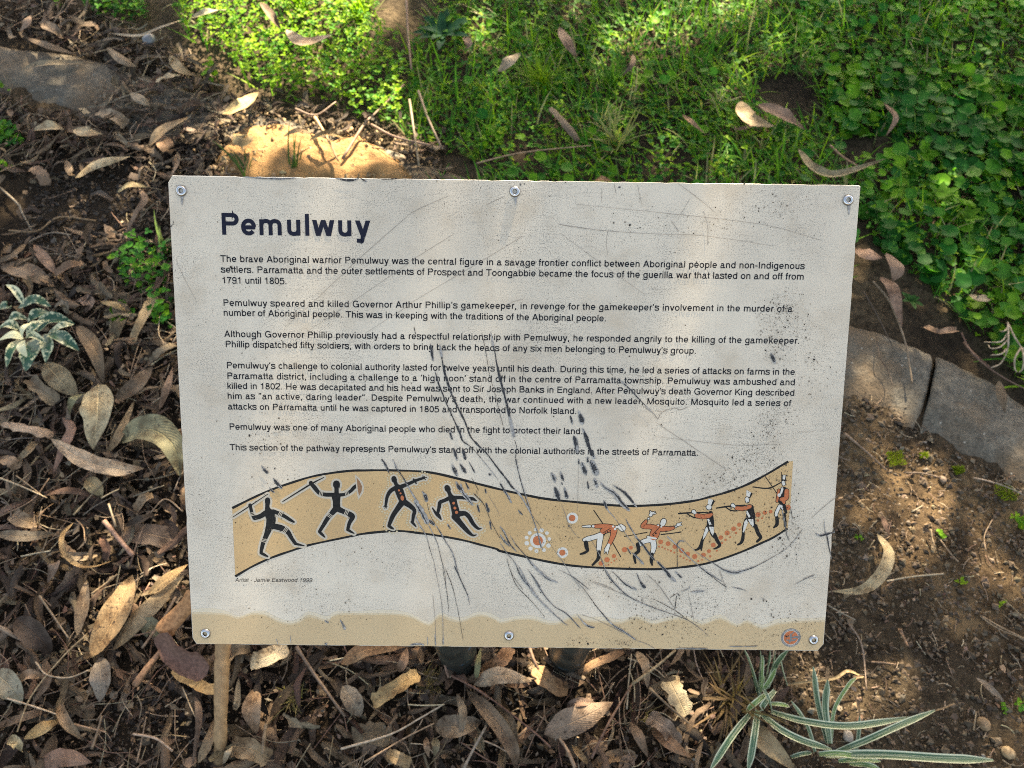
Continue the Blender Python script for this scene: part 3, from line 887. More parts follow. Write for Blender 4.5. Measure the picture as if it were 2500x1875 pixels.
# sun-like motif and ringed discs
pr = Print(.00014)
for x, y, r in [(455, 895, 24), (530, 905, 28), (380, 938, 26), (597, 940, 24), (340, 997, 25), (627, 1015, 24), (343, 1068, 30), (617, 1098, 30), (390, 1135, 28), (465, 1168, 26), (560, 1155, 25)]:
    pr.dot(*UF('C', x, y), r * Z0, 'white')
for x, y, r, q in [(485, 1035, 102, 65), (918, 750, 74, 43), (795, 1187, 73, 41)]:
    pr.dot(*UF('C', x, y), r * Z0, 'white', n=24); pr.dot(*UF('C', x - 2, y), q * Z0, 'orange', n=20)
pr.build("ringed_disc_motif", panel)
pr = Print(.00014)
for x, y, r in [(275, 1155, 32), (368, 1178, 32), (455, 1215, 32), (540, 1265, 34), (615, 1310, 32), (706, 1340, 34), (815, 1322, 32), (885, 1272, 26), (940, 1195, 32), (1035, 1100, 30), (1115, 1042, 34), (1197, 990, 32), (1268, 938, 28), (1507, 810, 34), (1592, 785, 28), (1667, 773, 24), (255, 1215, 13), (295, 1224, 13), (328, 1242, 11), (366, 1256, 10), (404, 1268, 15), (448, 1290, 14), (525, 1338, 14), (565, 1360, 13), (605, 1380, 10), (645, 1395, 12), (750, 1398, 14), (798, 1383, 11), (902, 1338, 15), (985, 1268, 13), (1052, 1168, 14), (1095, 1130, 16), (1155, 1095, 13), (1228, 1042, 16), (1275, 998, 12), (1505, 885, 16), (1558, 857, 13), (1885, 720, 36)]:
    pr.dot(*UF('D', x, y), r * Z0, 'orange', n=12)
for x, y, r in [(1580, 1150, 36), (1660, 1125, 26), (1445, 1230, 28), (1357, 1277, 35), (1280, 1325, 30), (1450, 1290, 11), (1412, 1312, 11), (1378, 1342, 10), (1480, 1268, 9), (1345, 1352, 8)]:
    pr.dot(*UF('C', x, y), r * Z0, 'orange', n=12)
pr.build("dot_trail_pattern", panel)
O, W = 'orange', 'white'
def outlined(name, fr, limbs, extra=None):
    """figures with a dark outline round each colour patch"""
    pr = Print(.00018, 4000)
    for k, p in limbs:
        q = [(*UF(fr, x, y), w * Z0) for x, y, w in p]
        if k != K: pr.limb(q, K, 8 * Z0)
    for k, p in limbs:
        pr.limb([(*UF(fr, x, y), w * Z0) for x, y, w in p], k)
    if extra: extra(pr, fr)
    return pr.build(name, panel)
outlined("soldier_figure", 'C', [(K, [(1190, 652, 12), (1300, 812, 12)]), (K, [(1425, 1055, 12), (1530, 1238, 12)]),
    (W, [(1275, 965, 66), (1200, 990, 58), (1120, 1012, 62), (1070, 1025, 40)]), (W, [(1275, 985, 66), (1262, 1060, 64), (1255, 1150, 50)]),
    (O, [(1215, 853, 44), (1320, 852, 56), (1420, 868, 66)]), (O, [(1430, 880, 76), (1370, 890, 84), (1310, 915, 76)]), (O, [(1445, 910, 76), (1430, 980, 60), (1392, 1068, 46)]),
    (W, [(1182, 853, 34)]), (W, [(1140, 853, 30), (1050, 856, 14)]), (W, [(1378, 1088, 36), (1352, 1150, 54)]), (W, [(1335, 1165, 12), (1328, 1190, 8)]), (W, [(1365, 1170, 12), (1362, 1200, 8)]),
    (W, [(1530, 860, 70), (1555, 880, 76)]), (W, [(1435, 855, 28)]), (W, [(1480, 862, 34)]), (W, [(1460, 888, 32)]),
    (K, [(1090, 1058, 54), (1100, 1120, 52), (1112, 1160, 36), (1070, 1190, 34), (1022, 1205, 24)]), (K, [(1255, 1180, 50), (1246, 1260, 44), (1215, 1300, 34), (1175, 1342, 26)])],
    extra=both(dots_at(K, (1340, 940, 10), (1365, 925, 10), (1398, 910, 10), (1325, 962, 9)), lambda pr, fr: pr.ribbon([(*UF(fr, 1310, 935), 8 * Z0), (*UF(fr, 1400, 880), 8 * Z0)], K)))
outlined("soldier_figure", 'D', [(K, [(-187, 1087, 10), (100, 1035, 12)]), (K, [(280, 1062, 14), (430, 1045, 12), (530, 1030, 16)]),
    (W, [(135, 1130, 60), (60, 1150, 56), (10, 1185, 52)]), (W, [(175, 1140, 68), (188, 1210, 64), (172, 1290, 46)]),
    (O, [(88, 895, 36), (50, 955, 50), (140, 962, 58), (225, 985, 70)]), (O, [(285, 990, 66), (370, 990, 54), (432, 978, 36)]), (O, [(225, 990, 96), (200, 1050, 112), (188, 1085, 104)]),
    (W, [(120, 860, 24)]), (W, [(148, 815, 38), (160, 790, 36)]), (W, [(150, 780, 12), (140, 765, 8)]), (W, [(172, 785, 14), (200, 775, 8)]), (W, [(175, 800, 12), (210, 795, 8)]),
    (W, [(466, 960, 26)]), (W, [(495, 938, 40), (515, 930, 26)]), (W, [(515, 925, 12), (535, 908, 8)]), (W, [(515, 940, 12), (538, 945, 8)]),
    (W, [(312, 892, 64), (300, 925, 62)]), (W, [(242, 945, 24)]), (W, [(282, 962, 24)]), (W, [(112, 1092, 24), (212, 1112, 24)]),
    (K, [(-17, 1185, 48), (-6, 1270, 44), (-60, 1325, 38), (-45, 1420, 26)]), (K, [(165, 1310, 46), (156, 1390, 46), (166, 1450, 18)])],
    extra=both(dots_at(K, (213, 1045, 11), (185, 1072, 10)), lambda pr, fr: pr.ribbon([(*UF(fr, 270, 955), 8 * Z0), (*UF(fr, 165, 1070), 8 * Z0)], K)))
def P(k, *pts):
    def f(pr, fr): pr.poly([UF(fr, *p) for p in pts], k)
    return f
outlined("soldier_figure", 'D', [(K, [(500, 798, 18), (640, 787, 20), (870, 782, 14)]), (K, [(610, 800, 14), (680, 840, 16), (745, 855, 14)]),
    (K, [(890, 860, 60), (900, 950, 90)]), (K, [(905, 790, 56), (930, 880, 36), (942, 960, 20)]), (K, [(870, 980, 66), (835, 1060, 44), (800, 1140, 40)]), (K, [(915, 980, 70), (930, 1050, 56), (955, 1090, 46)]),
    (W, [(885, 715, 66)]), (W, [(690, 772, 46), (712, 790, 30)]), (O, [(735, 822, 56), (800, 835, 54), (880, 825, 56), (915, 808, 36)]),
    (K, [(800, 1140, 38), (780, 1210, 44), (740, 1250, 30), (705, 1258, 18)]), (K, [(790, 1215, 34), (788, 1262, 16)]), (K, [(955, 1060, 46), (990, 1140, 46), (1022, 1195, 40), (985, 1230, 28), (950, 1243, 18)])],
    extra=both(P(K, (935, 618), (962, 640), (925, 702), (905, 695)), P(W, (880, 605), (937, 625), (912, 690), (868, 675)), P(W, (862, 868), (885, 862), (918, 935), (890, 945)),
               P(W, (862, 965), (878, 1010), (838, 1090), (806, 1130), (818, 1055), (845, 975)), P(W, (882, 962), (944, 965), (948, 1040), (933, 1075), (908, 1035))))
outlined("soldier_figure", 'D', [(K, [(980, 728, 16), (1130, 706, 22), (1340, 690, 14)]), (K, [(1100, 720, 12), (1160, 755, 16), (1240, 765, 14)]),
    (K, [(1400, 760, 80), (1410, 840, 110)]), (K, [(1428, 700, 30), (1450, 780, 26), (1466, 850, 20)]), (K, [(1360, 880, 56), (1330, 960, 44), (1318, 1040, 38)]), (K, [(1425, 880, 90), (1450, 950, 50)]),
    (W, [(1366, 610, 44), (1372, 640, 44)]), (W, [(1185, 690, 42), (1208, 708, 26)]), (O, [(1235, 728, 44), (1320, 732, 50), (1400, 708, 50)]),
    (K, [(1320, 1050, 38), (1310, 1130, 44), (1285, 1172, 34), (1250, 1190, 20)]), (K, [(1472, 950, 46), (1510, 1050, 48), (1540, 1100, 40), (1495, 1150, 32)])],
    extra=both(P(K, (1412, 525), (1440, 545), (1405, 602), (1385, 590)), P(W, (1360, 497), (1416, 530), (1398, 586), (1358, 575)), P(W, (1350, 778), (1372, 760), (1412, 835), (1390, 850)),
               P(W, (1362, 868), (1378, 912), (1342, 1000), (1326, 1036), (1312, 1030), (1332, 900)), P(W, (1376, 868), (1446, 866), (1452, 940), (1440, 965), (1410, 930))))
outlined("soldier_figure", 'D', [(K, [(1440, 460, 12), (1640, 476, 18), (1800, 402, 14)]), (K, [(1600, 330, 10), (1745, 540, 10)]), (K, [(1805, 270, 8), (1808, 380, 14)]),
    (K, [(1830, 500, 90), (1810, 600, 80)]), (K, [(1780, 640, 46), (1830, 700, 56), (1862, 785, 28)]), (O, [(1868, 510, 52), (1860, 600, 54), (1800, 618, 46)]), (O, [(1768, 500, 26), (1748, 640, 26)]), (O, [(1810, 620, 36), (1838, 660, 30)]),
    (W, [(1826, 400, 38), (1832, 424, 38)]), (W, [(1815, 478, 30), (1798, 540, 26)]), (W, [(1775, 562, 46)]), (W, [(1780, 700, 36), (1742, 780, 40), (1736, 820, 32)]), (W, [(1800, 700, 28), (1815, 740, 18)]),
    (K, [(1745, 850, 44), (1746, 930, 44), (1708, 972, 24)]), (K, [(1842, 800, 30), (1848, 880, 34), (1850, 950, 36)])],
    extra=both(P(K, (1806, 305), (1864, 308), (1858, 380), (1808, 380)), P(W, (1818, 312), (1854, 312), (1846, 366), (1818, 362))))

# round badge: orange disc in a grey ring lettered with a council's name, badly worn
pr = Print(.00018)
EZ = FR['EM'][2] * MPP
ec = UF('EM', 868, 695)
pr.dot(*ec, 305 * EZ, 'grey', n=40); pr.dot(*ec, 238 * EZ, 'white', n=36); pr.dot(*ec, 226 * EZ, 'orange', n=36)
pr.limb([(*UF('EM', x, y), w * EZ) for x, y, w in [(862, 590, 40), (865, 660, 70), (870, 740, 60), (835, 830, 50)]], 'grey')
pr.limb([(*UF('EM', x, y), w * EZ) for x, y, w in [(750, 770, 40), (840, 780, 60), (960, 770, 60), (1010, 740, 40)]], 'grey')
pr.limb([(*UF('EM', x, y), w * EZ) for x, y, w in [(930, 690, 60), (1000, 670, 60), (1070, 680, 80)]], 'grey')
pr.limb([(*UF('EM', x, y), w * EZ) for x, y, w in [(720, 670, 14), (830, 640, 24), (960, 525, 36)]], 'grey')
pr.build("badge", panel)
pr = Print(.00032)
def ringtext(txt, r, a0, a1, flip, size):
    s = size / 718.0
    for i, ch in enumerate(txt):
        a = R(a0 + (a1 - a0) * i / (len(txt) - 1))
        c, q = math.cos(a), math.sin(a)
        ux, uy = (q, -c) if not flip else (-q, c)
        vx, vy = (c, q) if not flip else (-c, -q)
        for line in FINE[ch][1]:
            if line[0] == 'Q': line = [((line[1][0][0] + line[1][1][0]) / 2, line[1][0][1]), ((line[1][2][0] + line[1][3][0]) / 2, line[1][2][1])]
            w = FINE[ch][0]
            pr.ribbon([(ec[0] + r * c + ((x - w / 2) * ux + (y - 359) * vx) * s, ec[1] + r * q + ((x - w / 2) * uy + (y - 359) * vy) * s, 100 * s) for x, y in line], 'white')
ringtext("PARRAMATTA", 270 * EZ, 143, 33, False, 44 * EZ)
ringtext("CITY COUNCIL", 270 * EZ, 205, 325, True, 44 * EZ)
pr.build("badge_lettering", panel)

# gouges and scratches in the printed film: (view, points with widths in enlarged pixels, kind)
SC = '''E d 185,140,8 200,220,22 212,305,14
E d 270,150,10 285,230,28 295,300,12 310,380,24 345,500,26 390,620,22 440,730,22 500,850,22 550,980,18 620,1060,26 700,1140,12 790,1260,18 870,1360,20 920,1430,24 990,1500,20 1080,1640,10
E d 230,390,12 260,500,18 300,600,14 340,700,12 400,830,14 450,940,26 480,1020,18 560,1080,8 680,1220,8 800,1370,8
E d 650,50,5 675,160,6 700,300,5 720,430,5 760,560,3 800,720,4 840,880,4
E d 730,30,8 750,150,26 770,230,12 785,330,20 820,480,30 860,630,22 900,800,30 935,960,34 945,985,10
E d 945,1010,6 965,1090,6 955,1180,10 990,1340,8 1050,1550,8 1090,1650,5
E d 360,930,14 385,1010,22
E d 395,1080,20 430,1200,24
E d 475,1080,20 505,1190,34
E d 380,1230,14 410,1290,34 430,1340,14
E d 450,1220,6 490,1280,30 510,1310,16
E d 530,1200,8 590,1310,14
E d 710,1310,14 735,1330,18
E s 1270,1300,8 1300,1350,30 1310,1395,12
E d 1355,1290,20 1385,1380,20
E d 1305,1430,14 1330,1500,40 1350,1560,14
E d 1390,1430,14 1420,1540,34
E d 1368,1390,8 1375,1415,12
E d 1445,790,12 1468,870,22
E d 1515,740,10 1550,830,44 1552,875,16
E d 1475,970,14 1495,1030,40 1510,1130,14
E d 1555,900,16 1590,990,52 1610,1060,40 1640,1130,46 1665,1180,36
E d 1520,1180,12 1525,1230,14
E d 1545,1210,20 1570,1270,38 1590,1330,20
E d 1600,1160,12 1605,1215,20
E d 1630,1190,30 1660,1260,50 1690,1330,40
E d 1660,1350,24 1690,1440,28
E d 1600,1380,12 1610,1450,16
E s 1715,1390,20 1760,1440,30 1840,1490,50 1900,1570,50 1980,1650,40
E d 1820,1410,4 1940,1490,24 2050,1620,8
E d 1745,1550,14 1780,1640,20
E d 1900,480,14 1990,560,11 2080,660,8 2212,790,7
E d 1780,380,6 1830,430,4
E d 40,-10,6 55,60,12
E h 1520,1220,2 1515,1440,3 1510,1650,2
B d 370,0,16 430,90,26 470,190,10
B d 510,0,20 560,110,24 620,200,16 680,300,24 760,440,24 840,570,40
B s 780,520,20 840,600,50 900,700,60 960,830,40
B d 960,830,20 1030,960,16 1080,1080,12 1120,1240,12 1170,1440,10 1190,1650,8
B d 780,690,24 850,830,24 930,960,14 980,1130,12 1040,1330,8 1100,1650,5
B d 1060,840,14 1110,920,22 1180,1040,22 1260,1170,22 1300,1290,24 1340,1440,12 1420,1650,8
B d 880,400,14 930,480,44 940,550,30
B d 950,560,8 980,690,8 1050,830,10
B d 950,760,10 1000,800,34 1050,850,14
B d 1310,280,14 1350,360,44 1400,420,40
B s 1370,310,20 1400,420,40 1460,500,40 1530,590,24
B d 1430,290,10 1480,390,30
B d 1510,240,8 1600,400,10
B d 1580,570,20 1610,680,24
B d 1690,550,24 1730,680,30
B d 1740,780,26 1760,900,14
B d 1680,375,16 1695,440,14
B d 1575,400,10 1580,440,10
B d 1530,430,14 1640,540,12 1700,650,8 1760,800,8 1866,1000,8
B h 1720,460,5 1810,600,5 1866,720,5
B d 1200,820,16 1250,890,20
C d 0,300,20 80,440,40
C s 60,400,30 110,480,40 150,560,30
C d 0,850,12 60,930,30 130,1080,24 220,1180,14
C s 0,950,10 60,1040,40 130,1110,14
C d 130,960,5 200,1080,16 330,1230,14 400,1320,20
C s 350,1260,20 420,1340,40 520,1440,46 620,1520,40 740,1565,26
C d 0,1050,10 90,1190,14 190,1310,16 250,1450,30 330,1570,34 430,1660,20
C d 90,1260,8 150,1450,8 290,1650,8
C d 340,1380,6 430,1500,14 520,1640,30
C d 210,0,12 250,200,12 320,430,12 350,520,10 400,700,16 470,900,18 520,1090,26 545,1150,14
C d 320,570,8 360,620,30 400,700,12 520,870,6 660,1110,5 800,1300,7 900,1470,8 1030,1650,7
C d 230,640,8 260,680,30 290,710,20
C d 740,1400,4 900,1480,14 1000,1550,16 1140,1660,10
C h 780,570,4 830,700,8 890,860,8 990,1000,4
C s 1590,750,8 1640,850,26 1740,1000,20 1866,1160,16
C d 1140,1000,4 1230,1150,10 1300,1300,16 1360,1460,16 1440,1560,36 1540,1660,20
C d 1400,1400,4 1500,1500,16 1600,1590,30 1740,1660,40
C h 1180,1550,4 1300,1590,8 1440,1650,8
C s 1310,520,14 1370,650,20 1450,740,12 1560,900,10 1740,1150,8
C d 1610,1120,10 1640,1170,24 1660,1210,14
C d 1730,1440,12 1790,1580,40 1830,1640,24
D d 350,1080,22 450,1170,22 560,1280,18 700,1410,18 850,1530,24 1060,1660,12
D d 530,1090,4 700,1260,6 870,1380,12 980,1450,16 1080,1510,24 1200,1545,30
D s 1000,1470,12 1100,1520,34 1200,1545,56 1320,1520,40 1450,1470,20
D d 1300,1530,14 1450,1475,16 1650,1370,12 1850,1250,10 1980,1120,14 2074,980,8
D d 490,1170,14 480,1200,12 485,1480,10
D s 485,1180,16 520,1140,18 575,1150,10
D d 220,1390,16 330,1510,30 400,1600,34 470,1660,20
D d 450,1520,10 520,1590,24 545,1610,10
D d 1810,740,10 1830,850,24 1850,960,20 1870,1070,16 1905,1140,6
D d 1915,720,12 1940,860,14
D h 1010,1500,4 1050,1650,5
D d -60,1080,14 30,1170,22 120,1290,24 200,1390,18
D s -90,1290,14 -20,1350,20 60,1440,30
F d 110,20,4 150,120,5 240,215,4 320,310,2
F s 160,0,6 230,130,18 300,220,14 430,340,8 460,360,3
F d 230,40,3 290,140,14 370,240,8 450,290,10 535,380,8
F d 480,60,4 560,150,5 640,260,8 720,350,12
F s 640,260,6 720,350,14 800,400,16 870,450,14
F h 870,450,4 930,470,4 980,500,4
F d 680,20,4 740,110,12 830,190,10 960,250,7 1180,330,5 1310,430,4
F d 970,200,4 1100,270,6 1180,330,4
F s 510,290,4 560,350,14 600,370,18 620,370,8
F h 540,295,3 640,330,3 800,410,4
F d 890,90,10 905,115,22 924,135,20
F d 1190,160,4 1240,155,18 1285,152,4
F d 1130,160,3 1180,140,7 1190,120,4
F d 1110,180,4 1105,220,6 1100,260,8
F d 1070,195,4 1110,170,6 1130,185,6
F h 930,50,3 1010,130,5 1100,260,5
F d 1250,10,6 1350,90,5 1410,130,5
F d 1440,130,6 1490,140,10 1535,155,3
F s 1810,120,2 1880,80,8 1940,55,8
F h 1370,30,3 1410,150,3
F s 1100,495,6 1200,497,12 1300,497,8
F s 1420,485,6 1520,486,8 1600,482,7
F h 600,100,3 760,160,4 830,190,5
F h 1615,190,3 1655,213,3
F h 1180,170,3 1200,260,3 1215,340,2
H s 1825,0,4 1860,160,4 1880,300,5 1885,440,6 1885,540,14
H d 1880,10,4 1910,180,5 1925,320,3
H d 1900,20,6 1950,150,5 1990,330,4 2020,500,3
H d 1960,0,8 2010,110,6 2050,200,5 2065,270,3
H h 1815,190,3 1830,360,3 1835,470,4
H s 1830,460,5 1835,540,11
H s 1780,480,4 1782,540,9
H s 1190,365,6 1210,400,14 1225,435,12
H s 760,495,8 770,530,8
H s 853,470,4 860,530,6
H s 1085,372,10 1115,388,12
H s 1660,537,8 1720,530,16 1760,537,10
H s 1085,525,10 1105,533,18
A d 505,80,8 560,150,40 600,185,20
A d 655,240,10 710,310,46 775,380,24
A d 610,355,8 640,400,24 680,430,12
A d 672,118,16 690,128,18
P1 h 2212,455,3 1740,870,4 1350,1240,3 1090,1470,2
P2 h 0,450,4 150,375,4 360,285,2
P2 h 400,630,2 200,755,4 0,880,3
P1 h 2212,890,3 1700,1240,3 1320,1490,2
P2 h 1020,650,3 640,880,3 400,1020,3 0,1260,3
P1 h 2212,1270,3 1820,1520,2
P2 h 1340,545,5 1500,570,6 1780,605,4 2212,632,3
P3 h 0,632,3 450,650,3 1070,740,2
P2 h 1500,365,2 2212,435,3
P3 h 0,435,3 950,545,3 1500,690,2
P3 h 200,175,3 350,285,4 540,440,3
P3 h 310,315,4 200,500,2
P3 h 140,510,4 210,610,5
P2 h 1350,620,2 1700,880,3 2120,1180,2
P2 h 1785,600,3 1770,720,3 1785,830,3
P2 h 690,370,3 860,290,5
P2 h 860,1275,2 940,1240,4 1020,1220,3
P6 h 0,850,4 300,1050,4 640,1280,3
P6 d 1035,225,8 1055,270,28 1080,325,14
P6 h 10,745,4 60,760,6 100,740,5 180,725,6 220,740,6 290,715,3
P6 h -120,700,5 -20,770,6 20,820,8 40,780,6 60,770,4
P6 h 0,980,2 700,1055,3 1080,1050,2
P6 h 1280,940,3 1430,935,3
P1 h 110,860,3 190,1040,3 290,1225,2
P1 d 60,570,8 85,545,9 88,515,6
Q d 130,280,8 140,400,14 160,450,20 180,560,14 210,690,8
Q d 40,420,6 90,445,18 150,430,26 240,410,8
Q h 215,340,5 235,410,7
Q h 270,40,7 120,160,6 0,270,5
Q s 0,850,12 20,855,14
P3 s 430,425,3 470,560,3 470,730,2
P1 s 700,118,8 1000,135,14 1200,128,10
P1 d 1540,130,10 1680,150,20 1760,130,8
P1 d 1770,130,10 1830,165,14
P1 d 1960,140,10 2110,135,10
P2 d 245,145,5 248,165,7
P2 d 1400,165,8 1410,172,10
P2 h 1730,215,4 1728,350,3
P2 h 1840,180,6 1860,280,4
P2 h 2050,190,3 2090,370,3
P2 d 1875,215,12 1900,208,10
P3 d 790,185,10 810,175,12
P2 d 990,190,16 1005,185,18'''
SFR = {'P': 'x'}
dark, silver, hair = Print(.00060), Print(.00046), Print(.00054)
for ln in SC.split('\n'):
    fr, kd, *pts = ln.split(' ')
    if fr == 'H': fr = 'H'
    mp = FR[fr][2] * MPP
    q = [(*UF(fr, *(float(v) for v in p.split(',')[:2])), float(p.split(',')[2]) * mp) for p in pts]
    q = catmull(q, 6)
    q = [(x + rng.uniform(-.00008, .00008), y + rng.uniform(-.00008, .00008), w * rng.uniform(.7, 1.15)) for x, y, w in q]
    q[0] = (*q[0][:2], q[0][2] * .15); q[-1] = (*q[-1][:2], q[-1][2] * .15)
    wmax = max(w for _, _, w in q)
    long_ = len(pts) > 4 or fr in ('F', 'C')
    if kd == 'h':
        hair.ribbon([(x, y, max(w * .8, .00016)) for x, y, w in q], 'hair')
    else:
        pr_ = silver if kd == 's' else dark
        if wmax > .0011:
            silver.ribbon([(x, y, w * (.8 if long_ else 1.25)) for x, y, w in q], 'silver')
            nk = (4 if long_ else 3) if kd == 'd' else 2
            for s_ in range(nk):
                o = rng.uniform(-.34, .34)
                a = rng.randint(0, max(0, len(q) // 3)); b = len(q) - rng.randint(0, max(0, len(q) // 3))
                if long_ and not (fr == 'E' and s_ == 0): a = rng.randint(0, max(0, len(q) - 8)); b = a + rng.randint(4, 16)
                sub = q[a:b]
                if len(sub) < 3: sub = q
                w0 = ((.72 if fr == 'E' else .34) if long_ else .9) if (kd == 'd' and s_ == 0) else .22
                oo = 0.0 if s_ == 0 and kd == 'd' else o
                sub = [(x + oo * w, y + .2 * oo * w, w * w0) for x, y, w in sub]
                dark.ribbon(sub, 'gouge')
        else:
            pr_.ribbon([(x, y, max(w * .85, .0004)) for x, y, w in q], 'gouge' if kd == 'd' else 'silver')
for px, py in ((443, 466), (1257, 468), (2070, 488)):
    silver.ribbon([(*U(px + 1, py + 6), 9 * MPP), (*U(px + 2, py + 15), 7 * MPP), (*U(px + 2, py + 22 + 20 * rng.random()), 2 * MPP)], 'silver')
silver.build("metal_scratch_pattern", panel)
hair.build("hairline_pattern", panel)
dark.build("gouge_pattern", panel)

# mould specks: sparse everywhere, dense in drifts down the right-hand side
sp = MB()
CL = [(1905, 745, 26, 50, 260), (1880, 800, 36, 55, 330), (1935, 740, 22, 40, 150), (1960, 790, 30, 40, 160), (1895, 870, 40, 30, 120), (1990, 900, 30, 70, 220), (1870, 1050, 34, 50, 330),
      (1900, 1010, 36, 40, 220), (1840, 1120, 60, 36, 420), (1780, 1165, 60, 30, 330), (1720, 1200, 60, 30, 150), (1890, 1160, 40, 40, 260), (1860, 1260, 60, 50, 420), (1760, 1290, 70, 50, 260), (1930, 1270, 26, 60, 260), (1920, 1330, 40, 50, 330),
      (1650, 1250, 90, 50, 240), (1470, 1390, 60, 40, 160), (1560, 1470, 50, 30, 260), (1600, 1510, 70, 30, 330), (1680, 1540, 60, 34, 300), (1700, 1470, 80, 40, 240), (1850, 1490, 80, 40, 240), (1960, 1530, 40, 40, 260), (1880, 1560, 80, 24, 240),
      (1520, 1570, 36, 14, 160), (1415, 1565, 30, 16, 130), (1380, 1290, 40, 50, 200), (1350, 1340, 70, 40, 170), (1300, 1250, 50, 50, 120), (640, 1290, 90, 50, 220), (700, 1180, 90, 50, 120), (640, 1060, 70, 40, 160), (880, 1350, 130, 60, 200), (800, 1480, 140, 40, 160), (620, 830, 90, 50, 90), (580, 700, 60, 40, 60), (720, 620, 80, 60, 60), (740, 520, 50, 40, 40), (1550, 560, 90, 50, 120), (1750, 540, 90, 40, 130), (1900, 500, 80, 40, 110), (1560, 1080, 80, 50, 140), (1330, 780, 200, 120, 120), (700, 1510, 120, 26, 120)]
def speck(x, y, r):
    if not (.004 < x < PW - .004 and .003 < y < PH - .003): return
    k = rng.choice((4, 5, 6)); a0 = rng.random() * 6; r *= rng.uniform(.7, 1.2)
    vs = [(x + r * rng.uniform(.5, 1.2) * math.cos(a0 + 6.283 * i / k), y + r * rng.uniform(.5, 1.2) * math.sin(a0 + 6.283 * i / k), .00075 + rng.random() * .00004) for i in range(k)]
    sp.add(vs, [tuple(range(k))], mi=0 if rng.random() < .5 else 1)
for px, py, sx, sy, cnt in CL:
    for _ in range(cnt):
        x, y = U(px + rng.gauss(0, sx * .62), py + rng.gauss(0, sy * .62))
        speck(x, y, min(.0011, .00016 * math.exp(abs(rng.gauss(0, .62)))))
for _ in range(2600):
    speck(rng.uniform(0, PW), rng.uniform(0, PH), min(.0009, .00013 * math.exp(abs(rng.gauss(0, .55)))))
tag(sp.build("mould_specks", [M['speck'], M['faint']], panel, smooth=False), kind='stuff')

# rivets
def rivet(px, py):
    x, y = U(px, py)
    mb = MB()
    prof = [(0.0010, -.0012, 1), (.0018, -.0010, 1), (.00185, .0008, 2), (.0024, .0016, 0), (.0031, .0017, 0), (.0041, .0011, 0), (.0046, .0004, 2), (.0048, .00012, 2)]
    n = 28
    vs = [(0, 0, -.001)]
    for r, z, _ in prof:
        vs += [(r * math.cos(6.28319 * i / n), r * math.sin(6.28319 * i / n), z) for i in range(n)]
    for k in range(len(prof) - 1):
        mb.add([], [])
    b = MB()
    b.v = vs; b.c = [(1, 1, 1)] * len(vs); b.uv = [(0, 0)] * len(vs)
    for i in range(n):
        b.f.append((0, 1 + i, 1 + (i + 1) % n)); b.m.append(1)
    for k in range(len(prof) - 1):
        for i in range(n):
            j = (i + 1) % n
            b.f.append((1 + k * n + i, 1 + (k + 1) * n + i, 1 + (k + 1) * n + j, 1 + k * n + j)); b.m.append(1 if k < 2 else (prof[k + 1][2]))
    # grime collar under the rim
    o = b.build("rivet", [M['steel'], M['hole'], M['dish']], None)
    under(o, sign, PANEL_M @ Matrix.Translation((x, y, .0004)))
for q in [(443, 466), (1257, 468), (2070, 488.5), (502, 1546.4), (1242.7, 1551.7), (1986, 1562)]: rivet(*q)

# posts and the rails that carry the plate
M['post'] = None
def mat_post():
    m, nt, b = newmat("worn_dark_green_paint")
    p = obj_pos(nt)
    n1 = tex_noise(nt, p, 16, 5, 0.65)
    n2 = tex_noise(nt, p, 180, 4, 0.7)
    c = mixc(nt, (0.012, 0.016, 0.015), (0.05, 0.056, 0.05), ramp(nt, n1, [(0.4, 0.0), (0.68, 1.0)]))
    c = mixc(nt, c, (0.03, 0.11, 0.21), ramp(nt, tex_noise(nt, p, 34, 3, 0.5), [(0.64, 0.0), (0.72, 0.85)]))
    c = mixc(nt, c, (0.30, 0.30, 0.27), ramp(nt, n2, [(0.68, 0.0), (0.78, 0.6)]))
    nt.links.new(c, b.inputs["Base Color"])
    b.inputs["Roughness"].default_value = 0.42
    return m
M['post'] = mat_post()
def zback(x, y):
    o = PANEL_M @ Vector((0, 0, -TH))
    return o.z - (_pn.x * (x - o.x) + _pn.y * (y - o.y)) / _pn.z
for px in (1121, 1384):
    c = G(px, 1603)
    r, n = .0335, 32
    b = MB()
    zt = [zback(c.x + r * math.cos(6.28319 * i / n), c.y + r * math.sin(6.28319 * i / n)) - .006 for i in range(n)]
    vs = []
    for z in (-.12, .0, .05):
        vs += [(c.x + r * math.cos(6.28319 * i / n), c.y + r * math.sin(6.28319 * i / n), c.z + z) for i in range(n)]
    vs += [(c.x + r * math.cos(6.28319 * i / n), c.y + r * math.sin(6.28319 * i / n), zt[i]) for i in range(n)]
    b.add(vs, [(k * n + i, k * n + (i + 1) % n, (k + 1) * n + (i + 1) % n, (k + 1) * n + i) for k in range(3) for i in range(n)] + [tuple(3 * n + i for i in range(n))])
    b.build("post", M['post'], sign, origin=c)
def box_in(mtx, x0, x1, y0, y1, z0, z1, name):
    b = MB()
    vs = [(x, y, z) for x in (x0, x1) for y in (y0, y1) for z in (z0, z1)]
    b.add(vs, [(0, 1, 3, 2), (4, 6, 7, 5), (0, 4, 5, 1), (2, 3, 7, 6), (0, 2, 6, 4), (1, 5, 7, 3)])
    o = b.build(name, M['post'], None, smooth=False)
    under(o, sign, mtx)
box_in(PANEL_M, .06, PW - .06, .085, .115, -.0058, -.0032, "mounting_rail")
box_in(PANEL_M, .06, PW - .06, .290, .320, -.0058, -.0032, "mounting_rail")

